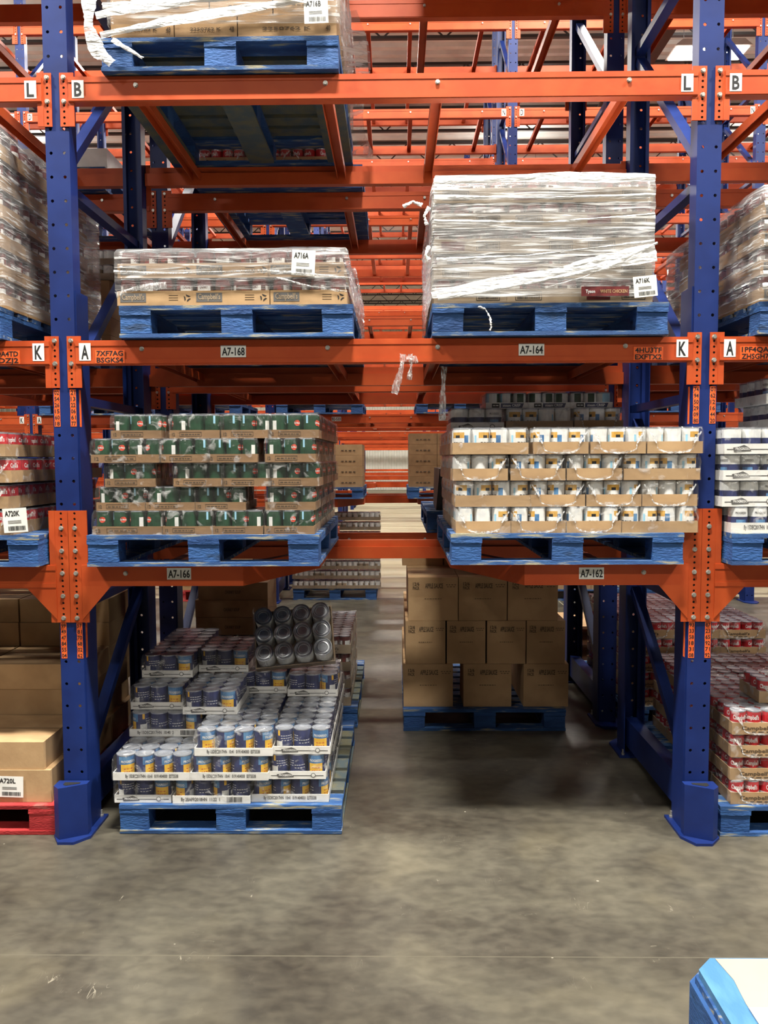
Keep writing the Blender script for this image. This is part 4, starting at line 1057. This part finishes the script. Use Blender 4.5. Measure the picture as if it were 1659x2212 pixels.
stack(T,1.5,2.3605+4*.112,.093,'rear left bay','white can trays atop the cartons',depth=.6,sides='R')
pallet(PB,-2.72,1.47,3.3425,'blue pallet on the third level, left bay of second rack')
for t in range(1):
    for i in range(3): cbox(.33,.5,.12,'traywhite',None,-2.54+i*.335,1.5,3.4805,f'white-topped carton, {CNT[i]}, third level, left bay, second rack','white cartons in the second rack')
pallet(PB,1.66,1.47,2.2225,'blue pallet on the second level, right bay of second rack')
T=[[('soup',1.68+i*.33,2.0+i*.33,(t+i)%3) for i in range(3)] for t in range(3)]
stack(T,1.49,2.361,.118,'rear right bay','soup trays in the right bay of second rack',sides='L',depth=1.1)
pallet(PB,.25,1.5,1.2325,'dark blue pallet on the lowest shelf of second rack, right of the passage')
b=MB(); b.box(-.3,.3,-.35,.35,0,.26,'sheet'); jit(b,.02); o=b.build('covered_load',None,(.62,1.95,1.372)); tag(o,'low load under a black sheet in the second rack','covered load')

# unseen bulk cartons and pallets added on the high levels to shade the shelves
def shade_carton_proto():
    r=empty('shade_carton'); b=MB(); b.box(-.5,.5,0,1.18,0,.86,'card'); b.build('carton',r); b=MB(); b.box(-.51,.51,-.01,1.19,.80,.87,'carddk'); b.build('lid',r); return r
BK=shade_carton_proto()
for (lv,y0,rn) in ((3,-.03,0),(4,-.03,0),(4,1.5,1)):
    for k in (-1,0,1):
        for i,x in enumerate((-.68,.68)):
            w=('left','right')[i]
            pallet(PB,S*k+x-.505,y0,LV[lv]+.0025,f'unseen blue pallet added for shade, {LVN[lv]} level, {w} half of {BAYN[k]}, {ROWN[rn]}')
            place(BK,(S*k+x,y0+.01,LV[lv]+.141),label=f'unseen bulk carton added for shade, {LVN[lv]} level, {w} half of {BAYN[k]}, {ROWN[rn]}',cat='cardboard box',group='unseen bulk cartons added for shade')
# ---------------------------------------------------------------- racks across the aisle
pallet(PB,-1.187,6.2,0,'blue floor pallet across the far aisle with small white cans')
T=[[('pale',-1.19+i*.266+(.0 if t%2 else .0),-.93+i*.266,(t+i)%3) for i in range(4)] for t in range(8)]
stack(T,6.2,.139,.118,'across the aisle','small white can trays across the aisle',depth=.3,sides='R')
def far_boxes(x0,x1,y,z0,nt,h,nx,mat,where,group,d=.4):
    w=round((x1-x0)/nx,3)
    for t in range(nt):
        for i in range(nx):
            if t==nt-1 and i==nx-1 and nx>1 and x0<0: continue
            cbox(w-.004,d,h-.002,mat,[('____',0,h*.35,h*.2,w*.5)],x0+(i+.5)*w,y,z0+t*h,f'brown carton, {ORD[t]} tier, {CNT[i]}, {where}',group,key='far')
            cbox(w-.004,d,h-.002,mat,[('____',0,h*.35,h*.2,w*.5)],x0+(i+.5)*w,y+d+.004,z0+t*h,f'brown carton, {ORD[t]} tier, {CNT[i]}, second row, {where}',group,key='far') if i in (0,nx-1) else None
for i,(x,z,lb) in enumerate(((-1.33,1.2325,'lowest shelf left of the passage'),(.2,1.2325,'lowest shelf right of the passage'),(-1.33,2.2225,'second level left of centre'),(.3,2.2225,'second level right of centre'),(-4.1,2.2225,'second level, left bay, left'),(-2.75,2.2225,'second level, left bay, right'),(1.5,2.2225,'second level, right bay, left'),(2.8,2.2225,'second level, right bay, right'))):
    pallet(PB,x,5.95,z,f'unseen blue pallet added for shade, {lb}, third rack across the aisle')
far_boxes(-1.32,-.33,5.98,1.371,5,.125,3,'card','lowest shelf left of passage, third rack','brown cartons left of the far passage')
far_boxes(.215,1.2,5.98,1.371,5,.125,3,'carddk','lowest shelf right of passage, third rack','brown cartons right of the far passage')
b=MB(); b.box(-.5,.5,-.02,.5,0,.06,'sheet'); jit(b,.012); 
for i,(x0,z0,n,lb) in enumerate(((-1.35,2.361,1,'second level left'),(.31,2.361,1,'second level right'),(-2.74,2.361,1,'left bay'),(1.51,2.361,1,'right bay'))):
    far_boxes(x0,x0+.98,5.98,z0,n,.13,3,'cardg',f'{lb}, third rack',f'grey cartons {lb} third rack')
pallet(PR,-2.6,6.1,0,'red floor pallet across the aisle, left bay')
far_boxes(-2.6,-1.65,6.1,.139,4,.14,3,'card','floor, left bay, third rack','cartons on the far red pallet')
pallet(PB,1.75,6.1,0,'blue floor pallet across the aisle, right bay'); pallet(PB,3.05,6.2,0,'blue floor pallet across the aisle, far right')
far_boxes(1.76,2.7,6.12,.139,5,.14,3,'card','floor, right bay, third rack','cartons on the far right pallet')
# light wooden crate in the aisle behind
root=empty('wooden_pallet_stack',(1.75,3.1,0))
for t in range(3):
    z=t*.125
    b=MB(); b.box(-.4,.4,-.3,.3,z+.1,z+.122,'card')
    for x in (-.35,0,.35): b.box(x-.05,x+.05,-.3,.3,z+.002,z+.1,'palletg')
    b.build('bare_pallet',root)
tag(root,'small stack of pale bare wood pallets behind the right frame','pallet stack')

# ---------------------------------------------------------------- foreground corner pallet with sheet
root=empty('pallet',(.868,-2.575,0))
def chm(x0,c,x1,y0,y1): return [(x0,y0),(x1,y0),(x1,y1),(x0+c,y1),(x0,y1-c*1.05)]
b=MB(); b.prism(chm(.0,.062,1.0,0,1.215),.012,.242,'pallet'); b.build('side_board',root)
b=MB(); b.prism(chm(.012,.055,.99,.01,1.20),.242,.262,'palletw'); b.build('stringer_board',root)
b=MB(); b.prism(chm(.02,.05,.985,.02,1.19),.262,.284,'lightpal'); b.build('deck_board',root)
tag(root,'chamfered light and dark blue pallet in the bottom right foreground corner','pallet',PAL)
b=MB(); n=12; vs=[]
for i in range(n+1):
    y=-2.53+1.14*i/n
    vs+=[(.955+random.uniform(-.004,.01),y,.2856),(1.85,y,.2856)]
b.add(vs,[(2*i,2*i+1,2*i+3,2*i+2) for i in range(n)],'cream')
b.add([(x,y,z-.0012) for x,y,z in vs],[(2*i,2*i+2,2*i+3,2*i+1) for i in range(n)],'cream')
o=b.build('cover_sheet'); tag(o,'pale cream sheet lying on the foreground pallet at the bottom right','sheet')
o=MB(); o.box(.955,1.5,-2.3,-1.60,.2868,.2885,'white'); o=o.build('paper_sheet'); tag(o,'white paper sheet on the cream sheet at the bottom right edge','sheet')

if bS.v: tag(bS.build('packed_can_trays'),'can trays packed deep inside the pallet loads, too many to count','can tray',None,'stuff')
bpy.context.view_layer.update()
for o in bpy.data.objects:
    for q in ('_used','w'):
        if q in o: del o[q]
print('OBJECTS', len(bpy.data.objects))
